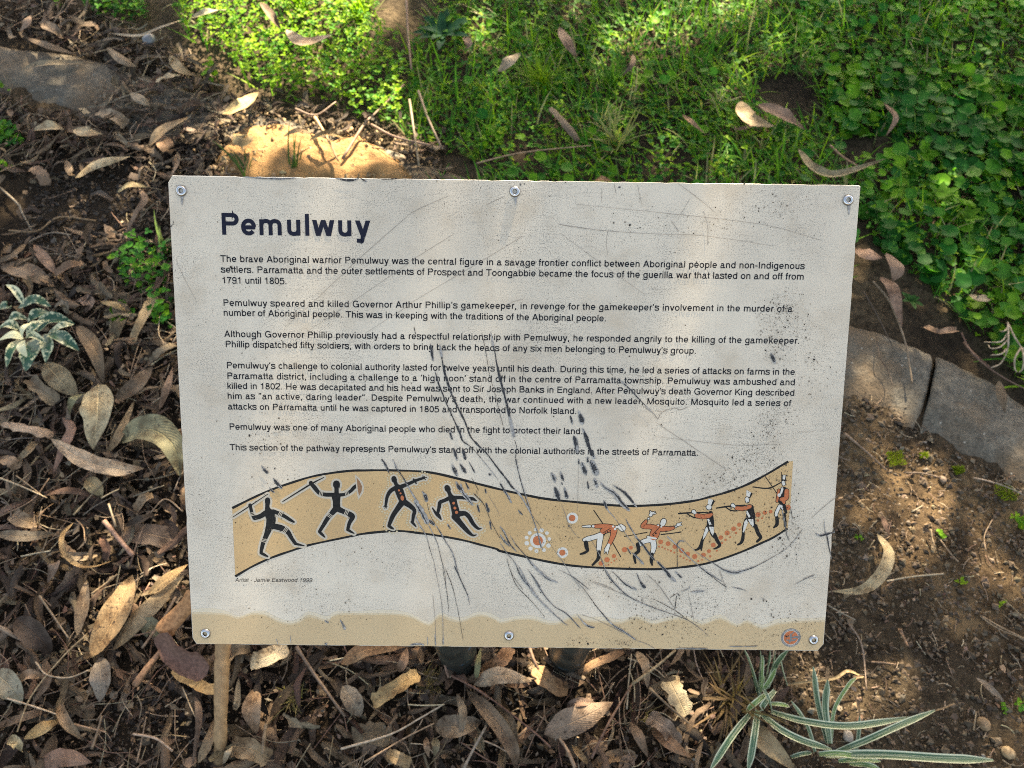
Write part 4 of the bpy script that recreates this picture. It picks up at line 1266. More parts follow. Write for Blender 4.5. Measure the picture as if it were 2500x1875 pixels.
# ------------------------------------------------------------------ ground, concrete edging, sand
def axis(lo, hi, step, far):
    a = list(np.arange(lo, hi + 1e-6, step))
    s, x = step, hi
    right = []
    while x < far:
        s *= 1.45; x += s; right.append(x)
    s, x, left = step, lo, []
    while x > -far:
        s *= 1.45; x -= s; left.append(x)
    return left[::-1] + a + right
LITTER = [groundpoly([(-420, 330), (0, 240), (200, 300), (330, 130), (430, 120), (560, 240), (600, 330), (500, 420), (560, 470), (1100, 620), (1500, 820), (1560, 1300), (1880, 1540), (1900, 1700), (1830, 2350), (-420, 2350)]),
          groundpoly([(-300, -40), (160, 0), (330, 90), (430, 130), (300, 170), (90, 110), (-300, 40)])]
BLACK = groundpoly([(-60, 440), (120, 420), (330, 430), (370, 520), (290, 580), (120, 620), (-60, 610)])
MULCH = groundpoly([(200, 1720), (430, 1640), (520, 1700), (560, 1900), (200, 2000)])
RIGHT = groundpoly([(1850, 1530), (2000, 1500), (2040, 1050), (2100, 900), (2300, 1090), (2560, 1200), (2900, 1500), (2900, 2050), (1950, 2050), (1870, 1750)])
def inlit(x, y): return any(inside(x, y, p) for p in LITTER)
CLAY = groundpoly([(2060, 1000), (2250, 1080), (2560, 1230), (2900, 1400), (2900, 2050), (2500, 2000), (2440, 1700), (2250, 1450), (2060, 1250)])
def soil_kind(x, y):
    if inlit(x, y) or inside(x, y, BLACK): return (.45, .43, .42)      # rotted leaf mould, darkened to paint shade into the litter's gaps
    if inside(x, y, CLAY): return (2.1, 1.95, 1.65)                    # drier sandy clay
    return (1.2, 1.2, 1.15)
gxs, gys = axis(-1.9, 1.9, .02, 120), axis(-.5, 3.2, .02, 120)
b = MB()
gv, gc = [], []
for y in gys:
    for x in gxs:
        near = abs(x) < 2.2 and -.8 < y < 3.6
        z = gz(x, y) if near else gz(max(-2.2, min(2.2, x)), max(-.8, min(3.6, y)))
        if near:
            z += .006 * noise.noise(Vector((x * 24, y * 24, 1.1))) + .0045 * noise.noise(Vector((x * 55, y * 55, 9.0)))
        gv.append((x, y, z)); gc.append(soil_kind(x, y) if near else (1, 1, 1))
w_ = len(gxs)
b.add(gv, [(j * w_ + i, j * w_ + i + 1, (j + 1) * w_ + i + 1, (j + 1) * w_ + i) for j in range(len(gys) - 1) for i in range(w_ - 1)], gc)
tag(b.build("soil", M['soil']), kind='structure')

UPE = [(-420, 10), (-300, 40), (-100, 78), (0, 100), (170, 122), (340, 165), (500, 220), (800, 305), (1030, 380), (1500, 565), (1850, 690), (2083, 781), (2160, 803), (2277, 850), (2441, 925), (2500, 972), (2650, 1060), (2900, 1230)]
LOE = [(-420, 140), (-300, 170), (-100, 210), (0, 230), (170, 287), (340, 345), (500, 400), (800, 470), (1030, 540), (1500, 770), (1850, 925), (2064, 1006), (2132, 1030), (2230, 1074), (2403, 1150), (2500, 1207), (2650, 1300), (2900, 1480)]
eu = catmull([tuple(G(*p, lift=.015)) for p in UPE], 16); el = catmull([tuple(G(*p, lift=.015)) for p in LOE], 16)
JOINT_A, JOINT_B = G(2284, 852), G(2234, 1072)
def edging(i0, i1, name):
    b = MB()
    nc = 26
    vs = []
    for i in range(i0, i1 + 1):
        A, B = Vector(eu[i]), Vector(el[i])
        for j in range(nc + 1):
            t = j / nc
            p = A.lerp(B, t)
            e = min(t, 1 - t)
            h = (.030 * min(1, e / .16) ** .5 - .012) if t < .5 else .018 - .034 * max(0, (t - .55) / .45) ** 1.3 + .006 * noise.noise(p * 14) * t
            h += .006 * noise.noise(p * 9) + .004 * noise.noise(p * 28) + .0025 * noise.noise(p * 70)
            if i in (i0, i1): h -= .008
            vs.append((p.x, p.y, gz(p.x, p.y) + h))
    w = nc + 1
    n = i1 - i0 + 1
    fs = [(i * w + j, i * w + j + 1, (i + 1) * w + j + 1, (i + 1) * w + j) for i in range(n - 1) for j in range(nc)]
    # closed ends and a base so each length has real depth
    base = [(x, y, z - .09) for x, y, z in vs]
    m = len(vs)
    fs = [f[::-1] for f in fs]
    for i in range(n - 1):
        for j in (0, nc):
            a, c = i * w + j, (i + 1) * w + j
            fs.append((a, c, m + c, m + a) if j == 0 else (c, a, m + a, m + c))
    for i, flip in ((0, 1), (n - 1, 0)):
        for j in range(nc):
            a, c = i * w + j, i * w + j + 1
            fs.append((a, m + a, m + c, c) if flip else (a, c, m + c, m + a))
    b.add(vs + base, fs)
    tag(b.build(name, M['concrete']), kind='structure')
# the joint falls nearest the sample whose upper point is by JOINT_A
ji = min(range(len(eu)), key=lambda i: (Vector(eu[i]) - JOINT_A).length)
edging(0, ji, "concrete_edging")
for arr, k in ((eu, 1), (el, 1)):
    d = (Vector(arr[ji + 1]) - Vector(arr[ji])).normalized() * .007
    arr[ji] = tuple(Vector(arr[ji]) + d)
edging(ji, len(eu) - 1, "concrete_edging")

SANDP = groundpoly([(520, 340), (590, 290), (680, 285), (800, 305), (930, 330), (1020, 375), (1060, 420), (1060, 520), (560, 500), (500, 420)])
b = MB()
sx0, sx1 = min(p[0] for p in SANDP), max(p[0] for p in SANDP); sy0, sy1 = min(p[1] for p in SANDP), max(p[1] for p in SANDP)
st = .008
nx, ny = int((sx1 - sx0) / st), int((sy1 - sy0) / st)
idx = {}
def edge_d(x, y):
    d = 9
    for i in range(len(SANDP)):
        a, c = Vector(SANDP[i]), Vector(SANDP[(i + 1) % len(SANDP)])
        q = Vector((x, y)); ab = c - a
        t = max(0, min(1, (q - a).dot(ab) / ab.length_squared))
        d = min(d, (q - a - ab * t).length)
    return d
for j in range(ny + 1):
    for i in range(nx + 1):
        x, y = sx0 + i * st, sy0 + j * st
        if inside(x, y, SANDP):
            e = min(1, max(0, edge_d(x, y) - .03 * (noise.noise(Vector((x * 14, y * 14, 8))) + .5)) / .07)
            lump = noise.noise(Vector((x * 17, y * 17, 2))) * .012 + noise.noise(Vector((x * 45, y * 45, 5))) * .008 + noise.noise(Vector((x * 120, y * 120, 5))) * .003
            idx[i, j] = len(b.v)
            b.add([(x, y, gz(x, y) + .012 + .026 * e + lump * .8 * e - .03 * (1 - e) ** 2)], [])
for (i, j) in list(idx):
    q = [(i, j), (i + 1, j), (i + 1, j + 1), (i, j + 1)]
    if all(k in idx for k in q): b.f.append(tuple(idx[k] for k in q)); b.m.append(0)
tag(b.build("sand", M['sand']), kind='structure')

# ------------------------------------------------------------------ leaf shapes
COLS = {'T': (.33, .24, .15), 'P': (.44, .35, .24), 'B': (.19, .135, .09), 'G': (.24, .185, .13), 'K': (.27, .18, .125), 'D': (.07, .048, .036),
        'Y': (.41, .30, .15), 'O': (.29, .18, .10), 'V': (.25, .23, .14), 'R': (.15, .085, .06), 'S': (.27, .23, .175), 'C': (.50, .43, .30)}
def vary(c, k=.18):
    f = rng.uniform(1 - k, 1 + k)
    return tuple(max(.004, v * f * rng.uniform(.94, 1.06)) for v in c)
def leaf(b, path, width, c, curl=.3, roll=0.0, torn=0, nv=4, blunt=0.0, nu=4, wob=.1, back=None):
    """a leaf along a path of world points; curl lifts its two sides, torn gives a ragged outline"""
    P = [Vector(p) for p in catmull([tuple(p) for p in path], nu)]
    n = len(P) - 1
    sd = rng.random() * 100
    fold = rng.choice((0, .15, .35, -.2))
    vs, uvs = [], []
    for i, p in enumerate(P):
        u = i / n
        t = (P[min(n, i + 1)] - P[max(0, i - 1)])
        t = t.normalized() if t.length > 1e-9 else Vector((1, 0, 0))
        sdir = t.cross(Vector((0, 0, 1)))
        if sdir.length < .05: sdir = Vector((1, 0, 0))
        sdir.normalize()
        updir = sdir.cross(t).normalized()
        a = roll + .35 * noise.noise(Vector((u * 2.2, sd, 0)))
        sd2 = sdir * math.cos(a) + updir * math.sin(a)
        up2 = updir * math.cos(a) - sdir * math.sin(a)
        w = math.sin(math.pi * min(1, max(0, u)) ** .82) ** .8 if blunt < .5 else min(1, min(u + .03, 1.03 - u) * 9) ** .6
        if blunt == 0.5: w = max(w, .55)
        w = max(w, .035) * width / 2
        ck = curl * (1 + .5 * noise.noise(Vector((u * 3, sd, 7))))
        for j in range(nv + 1):
            v = 2 * j / nv - 1
            ww = w
            if abs(v) > .6: ww *= 1 - .10 * (noise.noise(Vector((u * 6, sd - v * 3, 1))) + .4) - torn * max(0, noise.noise(Vector((u * 9, sd + v * 3, 4))) + .25)
            ang = v * ck
            if abs(ck) > .02: ox, oz = math.sin(ang) / ck, (1 - math.cos(ang)) / ck
            else: ox, oz = v, 0
            q = p + sd2 * ox * ww + up2 * (oz * ww + fold * abs(v) * ww + wob * width * .5 * (noise.noise(Vector((u * 5, v * 1.4, sd))) + .5 * noise.noise(Vector((u * 13, v * 3, sd + 5)))) * (.3 + abs(v)))
            vs.append(tuple(q)); uvs.append((u, j / nv))
    W = nv + 1
    b.add(vs, [(i * W + j, (i + 1) * W + j, (i + 1) * W + j + 1, i * W + j + 1) for i in range(n) for j in range(nv)], c, uvs)
def tube(b, path, r0, r1, c, n=6, sub=4, knob=0.0):
    P = [Vector(p) for p in catmull([tuple(p) for p in path], sub)]
    m = len(P)
    vs = []
    sd = rng.random() * 50
    for i, p in enumerate(P):
        t = (P[min(m - 1, i + 1)] - P[max(0, i - 1)]).normalized()
        a = t.cross(Vector((.3, .2, 1))); a.normalize(); q = t.cross(a)
        r = r0 + (r1 - r0) * i / (m - 1)
        r *= 1 + .22 * noise.noise(Vector((i * .6, sd, 0))) + knob * max(0, noise.noise(Vector((i * 1.3, sd, 9))))
        for k in range(n):
            an = 6.28319 * k / n
            vs.append(tuple(p + a * r * math.cos(an) + q * r * math.sin(an)))
    fs = [(i * n + k, i * n + (k + 1) % n, (i + 1) * n + (k + 1) % n, (i + 1) * n + k) for i in range(m - 1) for k in range(n)]
    fs += [tuple(reversed(range(n))), tuple((m - 1) * n + k for k in range(n))]
    b.add(vs, fs, c, [(i / (m - 1), k / n) for i in range(m) for k in range(n)])
def mscale(p):
    """metres per photograph pixel at a point"""
    return -(CAM_M.inverted() @ p).z / FPX

# gum leaves that can be picked out one by one: view | midrib points | width | colour | height above soil, arch, curl, torn, roll | label
LV = '''L1|520,1090 640,1250 700,1480|112|B|.05,.03,.5,0,0|long curved brown strap of leaf just below the cream-splashed shrub
L1|300,1340 400,1450 530,1570|165|V|.045,.02,.35,0,0|broad grey-olive oval leaf under the shrub, beside a curved brown strap
L1|0,680 180,720 375,830|140|B|.035,.02,.35,0,0|wide dull brown leaf lying above the cream-splashed shrub at the left border
L1|225,545 310,650 385,750|75|K|.04,.02,.5,0,0|small pointed purple-brown leaf on the black soil, tip towards the upper left
L1|375,760 480,690 575,690|85|K|.04,.02,.4,.4,0|crumpled purple-brown leaf touching a pointed one on the black soil's lower rim
L1|940,165 975,240 920,320 825,520|58|K|.05,.03,.6,0,0|narrow pinkish strip bending down from the olive leaf by the sign's top left corner
L1|790,190 880,140 990,155|72|V|.055,.02,.5,0,0|pale olive-green leaf beside the sign's top left corner
L1|675,930 780,950 855,995|48|Y|.055,.02,.4,0,0|small pale yellow leaf left of the green weeds beside the sign
L1|1045,870 970,1050 900,1200|80|T|.05,.02,.4,.3,0|tan ragged leaf standing below the green weeds beside the sign
L1|365,980 420,940 465,1010|85|S|.05,.03,.9,.5,0|pale grey crumpled scrap above the shrub's dark green leaves
L1|200,1460 300,1540 380,1610|105|G|.05,.02,.6,.4,0|grey-brown leaf with a rolled edge below the shrub's lowest leaf
L1|770,1600 930,1490 1030,1360|125|B|.035,.02,.4,0,0|broad brown leaf pointing up towards the sign's left edge
L1|1075,1659 1130,1510 1165,1370|62|K|.05,.02,.5,0,0|slim pinkish brown leaf upright against the sign's left edge
L1|1010,1330 1090,1260 1180,1220|70|G|.04,.02,.4,.3,0|grey-brown torn leaf tucked against the sign's left edge, level with its third paragraph
L1|560,900 610,950 580,1010|90|G|.035,.02,.4,.4,0|grey torn leaf right of the pale grey crumpled scrap
L1|700,1000 800,960 860,1060|110|G|.03,.02,.6,.3,0|dusty grey-brown leaf left of the round green weed leaves
L2|800,-40 790,180 755,490|290|P|.06,.025,.3,.12,0|biggest pale leaf, blunt and spotted, its lower end on a long tan one
L2|560,210 590,90 690,30|90|V|.065,.03,.8,0,0|rolled olive-brown strap looping over the biggest pale leaf
L2|410,400 690,580 960,650 1170,640|160|P|.065,.025,.35,.2,0|long pale tan leaf with a torn right end, under the biggest pale leaf
L2|975,430 1190,320 1400,450 1465,710|250|V|.06,.03,.35,0,0|large olive-tan leaf with a dark hole, against the sign's left edge
L2|15,280 240,330 435,370|95|P|.05,.02,.4,.45,0|pale torn leaf lying flat near the left border, left of the biggest pale leaf
L2|505,230 565,320 500,470 430,690|105|K|.045,.02,.4,.1,0|pinkish leaf half hidden between the pale torn leaf and the biggest pale leaf
L2|690,730 770,790 830,890|130|T|.05,.02,.4,.1,0|tan leaf with a pale midrib below the long torn tan one
L2|595,1080 505,1190 515,1320 620,1430 750,1445 910,1390|52|Y|.07,.02,.9,0,.5|golden strip of leaf curled into an open ring
L2|-40,1170 200,1195 470,1170|105|G|.045,.02,.35,.2,0|grey-tan leaf lying flat left of the golden curled ring
L2|870,510 960,370 1090,90|95|T|.05,.02,.4,0,0|tan leaf leaning between the biggest pale leaf and the large olive-tan one
L2|990,1160 1190,1170 1450,1230|190|B|.035,.02,.3,.3,0|broad flat brown leaf right of the golden ring, near the sign
L2|1020,1110 1140,1060 1260,1010|75|D|.055,.02,.5,0,0|small dark brown leaf lying over a broad flat brown one near the sign
L2|370,860 500,820 640,830 800,890|85|R|.055,.02,.9,.1,.4|dark red-brown rolled leaf with a golden rim above the golden ring
L2|150,600 230,510 310,430|75|T|.045,.02,.5,.3,0|small tan curled scrap near the left border, under a pale torn leaf
L2|385,1570 440,1430 470,1390|95|G|.045,.02,.4,.2,0|grey-tan pointed scrap below the golden ring
L2|1110,990 1180,890 1250,880|100|T|.045,.02,.7,.3,0|tan cupped scrap left of the sign's edge, level with the last sentence
L2|830,1200 870,1300 860,1390|75|R|.05,.02,.5,.3,0|reddish brown strip touching the right end of the golden ring
L2|0,560 80,580 160,640|110|T|.04,.02,.5,.4,0|crumpled yellow-tan scrap at the left border above the thin crossing stalks
L2|100,1010 180,1060 300,1090|130|G|.035,.02,.4,.3,0|grey-brown perforated leaf at the far left, above the flat grey-tan one
L2|310,1150 330,1010 440,920|45|T|.06,.03,.6,0,.5|thin twisted tan strip at left that points up to the rolled red-brown leaf
L2|1200,1659 1320,1560 1520,1420|100|Y|.07,.02,.4,0,0|golden leaf meeting the sign's left edge above the bark curl
BL|588,535 700,350 800,150 850,10|190|Y|.06,.02,.35,0,0|large golden-tan leaf with a strong midrib, left of the sign's lower corner
BL|725,495 900,270 1050,120 1180,10|130|T|.06,.02,.3,0,0|long straight tan leaf between the golden-tan leaf and the sign
BL|640,540 650,680 640,830|140|S|.05,.02,.4,0,0|grey-tan leaf with a drip tip pointing down, below the large golden-tan leaf
BL|100,290 250,410 330,520|160|D|.045,.03,.5,.2,0|dark purple-brown cupped leaf left of the large golden-tan leaf
BL|-30,640 60,720 140,840|165|S|.05,.03,.4,0,0|grey-tan oval leaf cut by the left border, low down
BL|120,710 190,650 290,670|70|T|.055,.02,.5,0,0|curved brown sliver above an eye-shaped gap, near the lower left corner
BL|285,550 300,690 200,850|75|B|.055,.02,.5,0,0|brown leaf curving down beside the eye-shaped gap
BL|150,1060 280,990 395,930|85|Y|.05,.02,.35,0,0|golden-brown narrow leaf low in the left corner
BL|50,1070 110,1090 150,1150|80|P|.06,.03,.8,.2,0|pale crumpled scrap on a thin stalk in the lower left corner
BL|385,840 425,950 530,1070|80|T|.055,.03,.8,.1,.3|tan twisted leaf with a pale rim at the lower left
BL|230,1230 400,1185 590,1215|130|K|.04,.02,.3,.2,0|flat purple-grey leaf on the lower border at left
BL|1640,740 1620,880 1650,1030|130|T|.05,.02,.35,0,0|upright tan leaf with a pointed top, right of the wooden stake
BL|1490,1110 1620,1130 1730,1190|140|T|.05,.02,.5,.3,0|flat tan-brown leaf near the foot of the wooden stake
BL|1610,570 1700,540 1850,475|130|C|.06,.02,.4,.3,0|pale yellowish leaf with a torn lower rim just below the sign, right of the stake
BL|1480,530 1540,480 1620,500|100|G|.045,.02,.6,0,0|grey-brown leaf tucked under the sign beside the wooden stake
BL|1250,790 1275,920 1235,1250|52|B|.05,.02,.5,.2,0|thin brown strip of bark left of the wooden stake
BL|1535,670 1525,850 1500,830|48|S|.05,.02,.4,.1,0|narrow pale strip close to the wooden stake's right side
BL|1270,1220 1340,1090 1375,940|85|T|.045,.02,.5,.2,0|tan scrap leaning against the wooden stake's foot from the left
BL|1430,1230 1460,1150 1500,1100|46|C|.06,.02,.5,0,0|small cream sliver at the wooden stake's foot
BL|590,250 620,150 720,30|60|B|.055,.02,.6,0,.4|twisted brown strip crossing the top of the large golden-tan leaf
BL|500,400 540,200 560,40|85|G|.05,.02,.4,0,0|grey-brown long leaf left of the large golden-tan one
BL|930,400 970,330 1040,420|120|V|.045,.02,.4,.1,0|olive-green patchy leaf behind the bark curl
BC|-20,320 130,230 400,205|105|O|.055,.02,.35,0,0|orange-brown leaf half under the sign's foot, between stake and left post
BC|185,570 320,480 475,380|115|Y|.06,.02,.5,.35,0|torn yellow-tan leaf below the sign, between stake and left post
BC|-10,460 60,560 110,660|130|S|.05,.02,.35,.1,0|grey-tan leaf whose tip points down, left of the torn yellow-tan leaf
BC|835,450 1000,390 1210,430|120|P|.06,.03,.4,.1,0|pale grey-tan arched leaf just below and between the two posts
BC|790,490 950,650 1080,850 1100,988|115|B|.055,.02,.4,.1,0|long purple-brown leaf running down from the pale arched leaf
BC|1285,770 1500,680 1730,565|190|G|.06,.02,.3,.12,0|large brown notched leaf below the right post
BC|725,510 765,640 740,830|58|G|.065,.02,.6,0,0|slim grey-brown leaf with a drip tip under the left post
BC|590,720 730,720 880,690|160|G|.045,.02,.5,.2,0|folded grey leaf under the slim one with a drip tip
BC|960,600 1050,680 1115,840|95|B|.05,.02,.6,.1,0|curled brown leaf right of the long purple-brown one
BC|1880,240 1935,330 1950,480|70|T|.055,.02,.4,.1,0|upright tan strip below the sign, right of the right post
BC|1975,740 2100,830 2230,920|85|O|.055,.02,.35,0,0|orange-brown lance leaf at the bottom, left of the striped plants
BC|2080,410 2140,520 2200,650|150|P|.055,.02,.3,.4,0|pale ragged piece of leaf left of the upper striped plant
BC|1955,660 2060,720 2150,840|120|S|.05,.03,.5,.35,0|grey-tan ragged leaf below the pale ragged piece
BC|1840,690 1900,790 1955,920|75|B|.05,.02,.5,0,0|dull brown curled leaf left of the orange-brown lance leaf
BC|1430,600 1510,565 1620,570|58|G|.06,.02,.5,0,0|small grey leaf resting above the large brown notched leaf
BC|1465,840 1525,910 1575,970|42|Y|.06,.02,.3,0,0|small golden sliver at the bottom, below the large brown notched leaf
BC|350,370 385,300 405,215|68|K|.055,.02,.4,0,0|little pink-brown upright leaf left of the left post
BC|440,290 460,230 480,190|40|O|.055,.02,.4,0,0|little orange upright leaf close to the left post
BC|850,430 860,320 880,215|40|V|.07,.02,.4,0,0|slender olive leaf hanging just right of the left post
BC|800,430 850,400 900,340|50|B|.05,.02,.6,0,0|dark brown curled scrap touching the left post's foot
BC|1080,210 1000,300 890,340|100|O|.05,.03,.4,.35,0|cracked orange-brown piece of bark between the two posts
BC|1230,340 1320,440 1440,490|120|O|.045,.02,.5,.4,0|crumbling orange-brown bark left of the right post's foot
BC|1500,400 1600,320 1800,240|60|O|.05,.02,.6,.4,0|crumbling orange strip of bark right of the right post's foot
BC|270,900 350,930 430,960|100|T|.045,.03,.8,.3,0|tan cupped leaf on the lower border, below the torn yellow-tan leaf
BC|530,790 530,850 545,920|45|T|.06,.02,.6,0,0|small yellow-brown curled sliver under the folded grey leaf
BC|580,790 590,850 580,910|60|G|.055,.02,.5,.2,0|small grey pointed scrap beside the yellow-brown sliver
BC|60,800 160,760 300,800|160|B|.03,.02,.4,.4,0|broad dark-brown rotting leaf on the lower border, right of the stake
BR|440,720 560,830 740,1000|135|T|.05,.02,.3,0,0|smooth grey-brown leaf lying between the two striped plants
BR|1905,405 2000,480 2085,555|48|S|.03,.012,.3,.1,0|grey-tan chip alone on the bare soil at lower right
R3|670,430 785,620 700,850 500,1000 205,1010|135|P|.03,.03,.35,0,0|pinkish tan crescent leaf on bare soil against the sign's right edge
R3|720,240 755,340 800,450|62|B|.025,.01,.4,0,0|small brown leaf just above the crescent leaf on the bare soil
R1|300,600 440,640 565,680|140|K|.04,.02,.4,.05,0|pinkish brown broken leaf sticking out from the sign's right edge
R1|590,640 690,770 650,890|140|K|.045,.02,.4,0,0|pinkish brown bent leaf piece hooking down beside the sign's right edge
R1|540,850 650,960 730,1290|125|K|.05,.02,.35,0,0|long pinkish brown leaf pointing down to the concrete edging beside the sign
R1|1320,1010 1390,1050 1490,1040|95|S|.05,.02,.4,.4,0|pale grey torn scrap under the round green leaves at the right
R1|910,1300 1050,1345 1210,1320|90|T|.045,.03,.8,.4,0|crumpled tan scrap right above the joint in the concrete edging
R2|1695,470 1720,620 1745,770|95|B|.05,.01,.4,0,0|brown leaf lying on the concrete edging at the right border
TR|395,650 440,760 610,810|135|T|.06,.025,.4,0,0|tan-brown broad leaf on the bare patch above the sign's right half
TR|500,670 660,740 805,835|105|K|.07,.02,.4,0,0|pink-brown leaf lying partly over the tan-brown broad leaf
TR|758,955 850,1080 1010,1125 1325,1020|75|V|.07,.04,.4,0,0|olive-grey crescent leaf above the sign's top right corner
TR|15,735 80,790 160,860|40|O|.06,.02,.5,.2,0|small orange scrap in the grass left of the tan-brown broad leaf
TR|1310,660 1390,750 1325,875|40|K|.07,.02,.6,0,0|thin pink curled sliver among the round leaves at upper right
TR|490,800 380,830 350,810|38|K|.05,.02,.4,0,0|little pink leaf tip beneath the tan-brown broad leaf
TC|1385,175 1430,260 1495,370|80|K|.08,.02,.4,0,0|pink-brown leaf upright in the grass, right of centre
TC|990,460 1060,390 1135,340|85|S|.08,.02,.4,0,0|pale silvery green leaf in the grass left of the bright tuft
TC|1325,690 1420,790 1510,900|60|B|.06,.02,.6,.3,0|brown torn leaf in the grass above the middle of the sign
TC|770,235 800,280 780,330|55|K|.06,.02,.5,0,0|small pink-brown leaf beside the blue-green rosette
TC|1600,1165 1660,1150 1730,1170|48|O|.06,.02,.4,0,0|small orange-brown leaf peeping over the sign's top edge
TC|1860,350 1850,420 1790,490|40|B|.08,.02,.6,0,0|little curled brown leaf in the grass below the pale straw
TL|700,215 900,228 1050,170 1170,130|30|C|.09,.02,.5,0,0|long thin cream strip crossing above the grey pebble at upper left
TL|1225,118 1340,85 1465,65|62|C|.10,.02,.4,.1,0|cream strip of leaf on the sunlit weeds, end to end with a thinner one
TL|1675,15 1740,100 1805,190|62|B|.11,.02,.5,0,0|brown leaf caught upright in the sunlit grass at the top
TL|1840,190 1950,265 2140,220|95|P|.12,.03,.4,.05,0|pale leaf half in sun, lying on top of the weeds
TL|690,305 790,380 885,430|72|G|.05,.02,.4,.2,0|grey-tan leaf below the grey pebble at upper left
TL|1090,350 1150,440 1270,490|75|T|.055,.02,.5,.2,0|tan leaf at the left foot of the sunlit weeds
TL|1005,515 1080,485 1150,480|62|C|.06,.02,.4,.4,0|cream ragged scrap below the sunlit weeds
TL|1430,730 1560,680 1665,590|130|Y|.07,.03,.4,.1,0|large cream-yellow leaf in sunlight above the sandy patch
TL|960,940 1040,840 1210,755|85|T|.055,.02,.4,.1,0|long tan leaf leading to the sandy patch from the left
TL|485,1145 620,1050 840,1005|82|P|.055,.02,.4,0,0|long pale tan leaf arched left of the sign's top left corner
TL|215,840 320,820 420,835|90|P|.05,.02,.3,0,0|pale tan leaf, left one of two lying end to end below the edging
TL|475,830 560,850 660,860|95|P|.05,.02,.3,0,0|pale tan leaf, right one of two lying end to end below the edging
TL|120,460 300,410 610,410|62|G|.055,.01,.4,.05,0|long grey-brown leaf lying on the concrete edging at upper left
TL|125,200 160,140 195,100|72|K|.055,.02,.4,0,0|pinkish brown leaf standing at the concrete edging's far side, upper left
TL|280,150 340,200 415,250|85|B|.055,.02,.6,0,0|brown curled leaf at the edging's far side, right of a pinkish one
TL|840,590 900,635 985,690|72|S|.05,.02,.4,.2,0|grey silvery leaf right of the concrete edging's bare face, upper left
TL|170,240 300,290 490,350|60|B|.05,.02,.4,0,0|long dark brown leaf along the edging's far rim, upper left
TL|205,1075 260,1110 300,1190|85|B|.05,.02,.4,.4,0|torn brown leaf on the black soil's upper rim at left
TL|425,1030 450,1100 485,1140|55|T|.05,.02,.4,.2,0|small tan leaf touching the long pale arched leaf's left end
TL|1500,860 1560,890 1620,870|115|Y|.075,.02,.3,.1,0|rounded tan leaf on the sunlit sand
TL|1820,880 1900,840 2010,850|42|Y|.075,.02,.5,0,0|upper of two thin golden strips on the sunlit sand
TL|1990,905 2100,865 2225,890|52|Y|.075,.02,.5,0,0|lower, thicker golden strip on the sunlit sand
TL|630,720 740,750 810,810|95|G|.05,.02,.5,.3,0|grey-brown torn leaf above a pair of pale tan ones
TL|1020,870 1070,940 1100,990|110|O|.05,.02,.4,.1,0|orange-brown leaf left of the sandy patch'''
for ln in LV.split('\n'):
    fr, pts, w, c, prm, lab = ln.split('|')
    lift, arch, curl, torn, roll = (float(v) for v in prm.split(','))
    px = [S(fr, *(float(v) for v in p.split(','))) for p in pts.split(' ')]
    n = len(px)
    path = [G(x, y, lift * .8 + (arch * math.sin(math.pi * i / (n - 1)))) for i, (x, y) in enumerate(px)]
    wm = float(w) * FR[fr][2] * mscale(path[n // 2])
    b = MB()
    leaf(b, path, wm, vary(COLS[c], .06), curl * rng.choice((-1, 1, 1)), roll, torn, nv=6, nu=6 if n < 4 else 5, blunt=.5 if torn > .25 else 0)
    o = b.build("gum_leaf", M['dry'], origin=path[n // 2])
    tag(o, lab, "leaf")

# thick folded curl of bark by the sign's lower left corner
def PT(fr, x, y, l): return G(*S(fr, x, y), lift=l)
b = MB()
leaf(b, [PT('BL', 1250, 140, .16), PT('BL', 1160, 240, .13), PT('BL', 1075, 340, .11), PT('BL', 1050, 400, .10)], .046, (.42, .22, .095), -1.35, .3, 0, 8, .9, 6, .04)
leaf(b, [PT('BL', 1060, 380, .11), PT('BL', 1110, 490, .085), PT('BL', 1210, 570, .065), PT('BL', 1340, 620, .06)], .058, (.17, .09, .065), 1.0, -.5, .1, 8, .9, 6, .06)
leaf(b, [PT('BL', 1110, 620, .055), PT('BL', 1250, 700, .05), PT('BL', 1330, 740, .06), PT('BL', 1445, 735, .07)], .022, (.44, .29, .12), .5, .2, .1, 4, .5, 6, .1)
o = b.build("bark_curl", M['twig'], origin=PT('BL', 1150, 500, .02))
tag(o, "thick folded curl of orange and purple-brown bark by the sign's lower left corner", "bark")

# upright wooden stake
b = MB()
sp_ = [PT('BL', 1413, 1205, .015), PT('BL', 1418, 1000, .065), PT('BL', 1424, 700, .10), PT('BL', 1430, 460, .125), PT('BL', 1434, 330, .145)]
tube(b, sp_, .0098, .0128, (1, 1, 1), 16, 8)
o = b.build("wooden_stake", mat_bark("stake_wood", (.23, .145, .07), (.37, .245, .125), 110), origin=sp_[0])
tag(o, "smooth tan wooden stake rising from the litter beneath the sign's lower left corner", "stake")

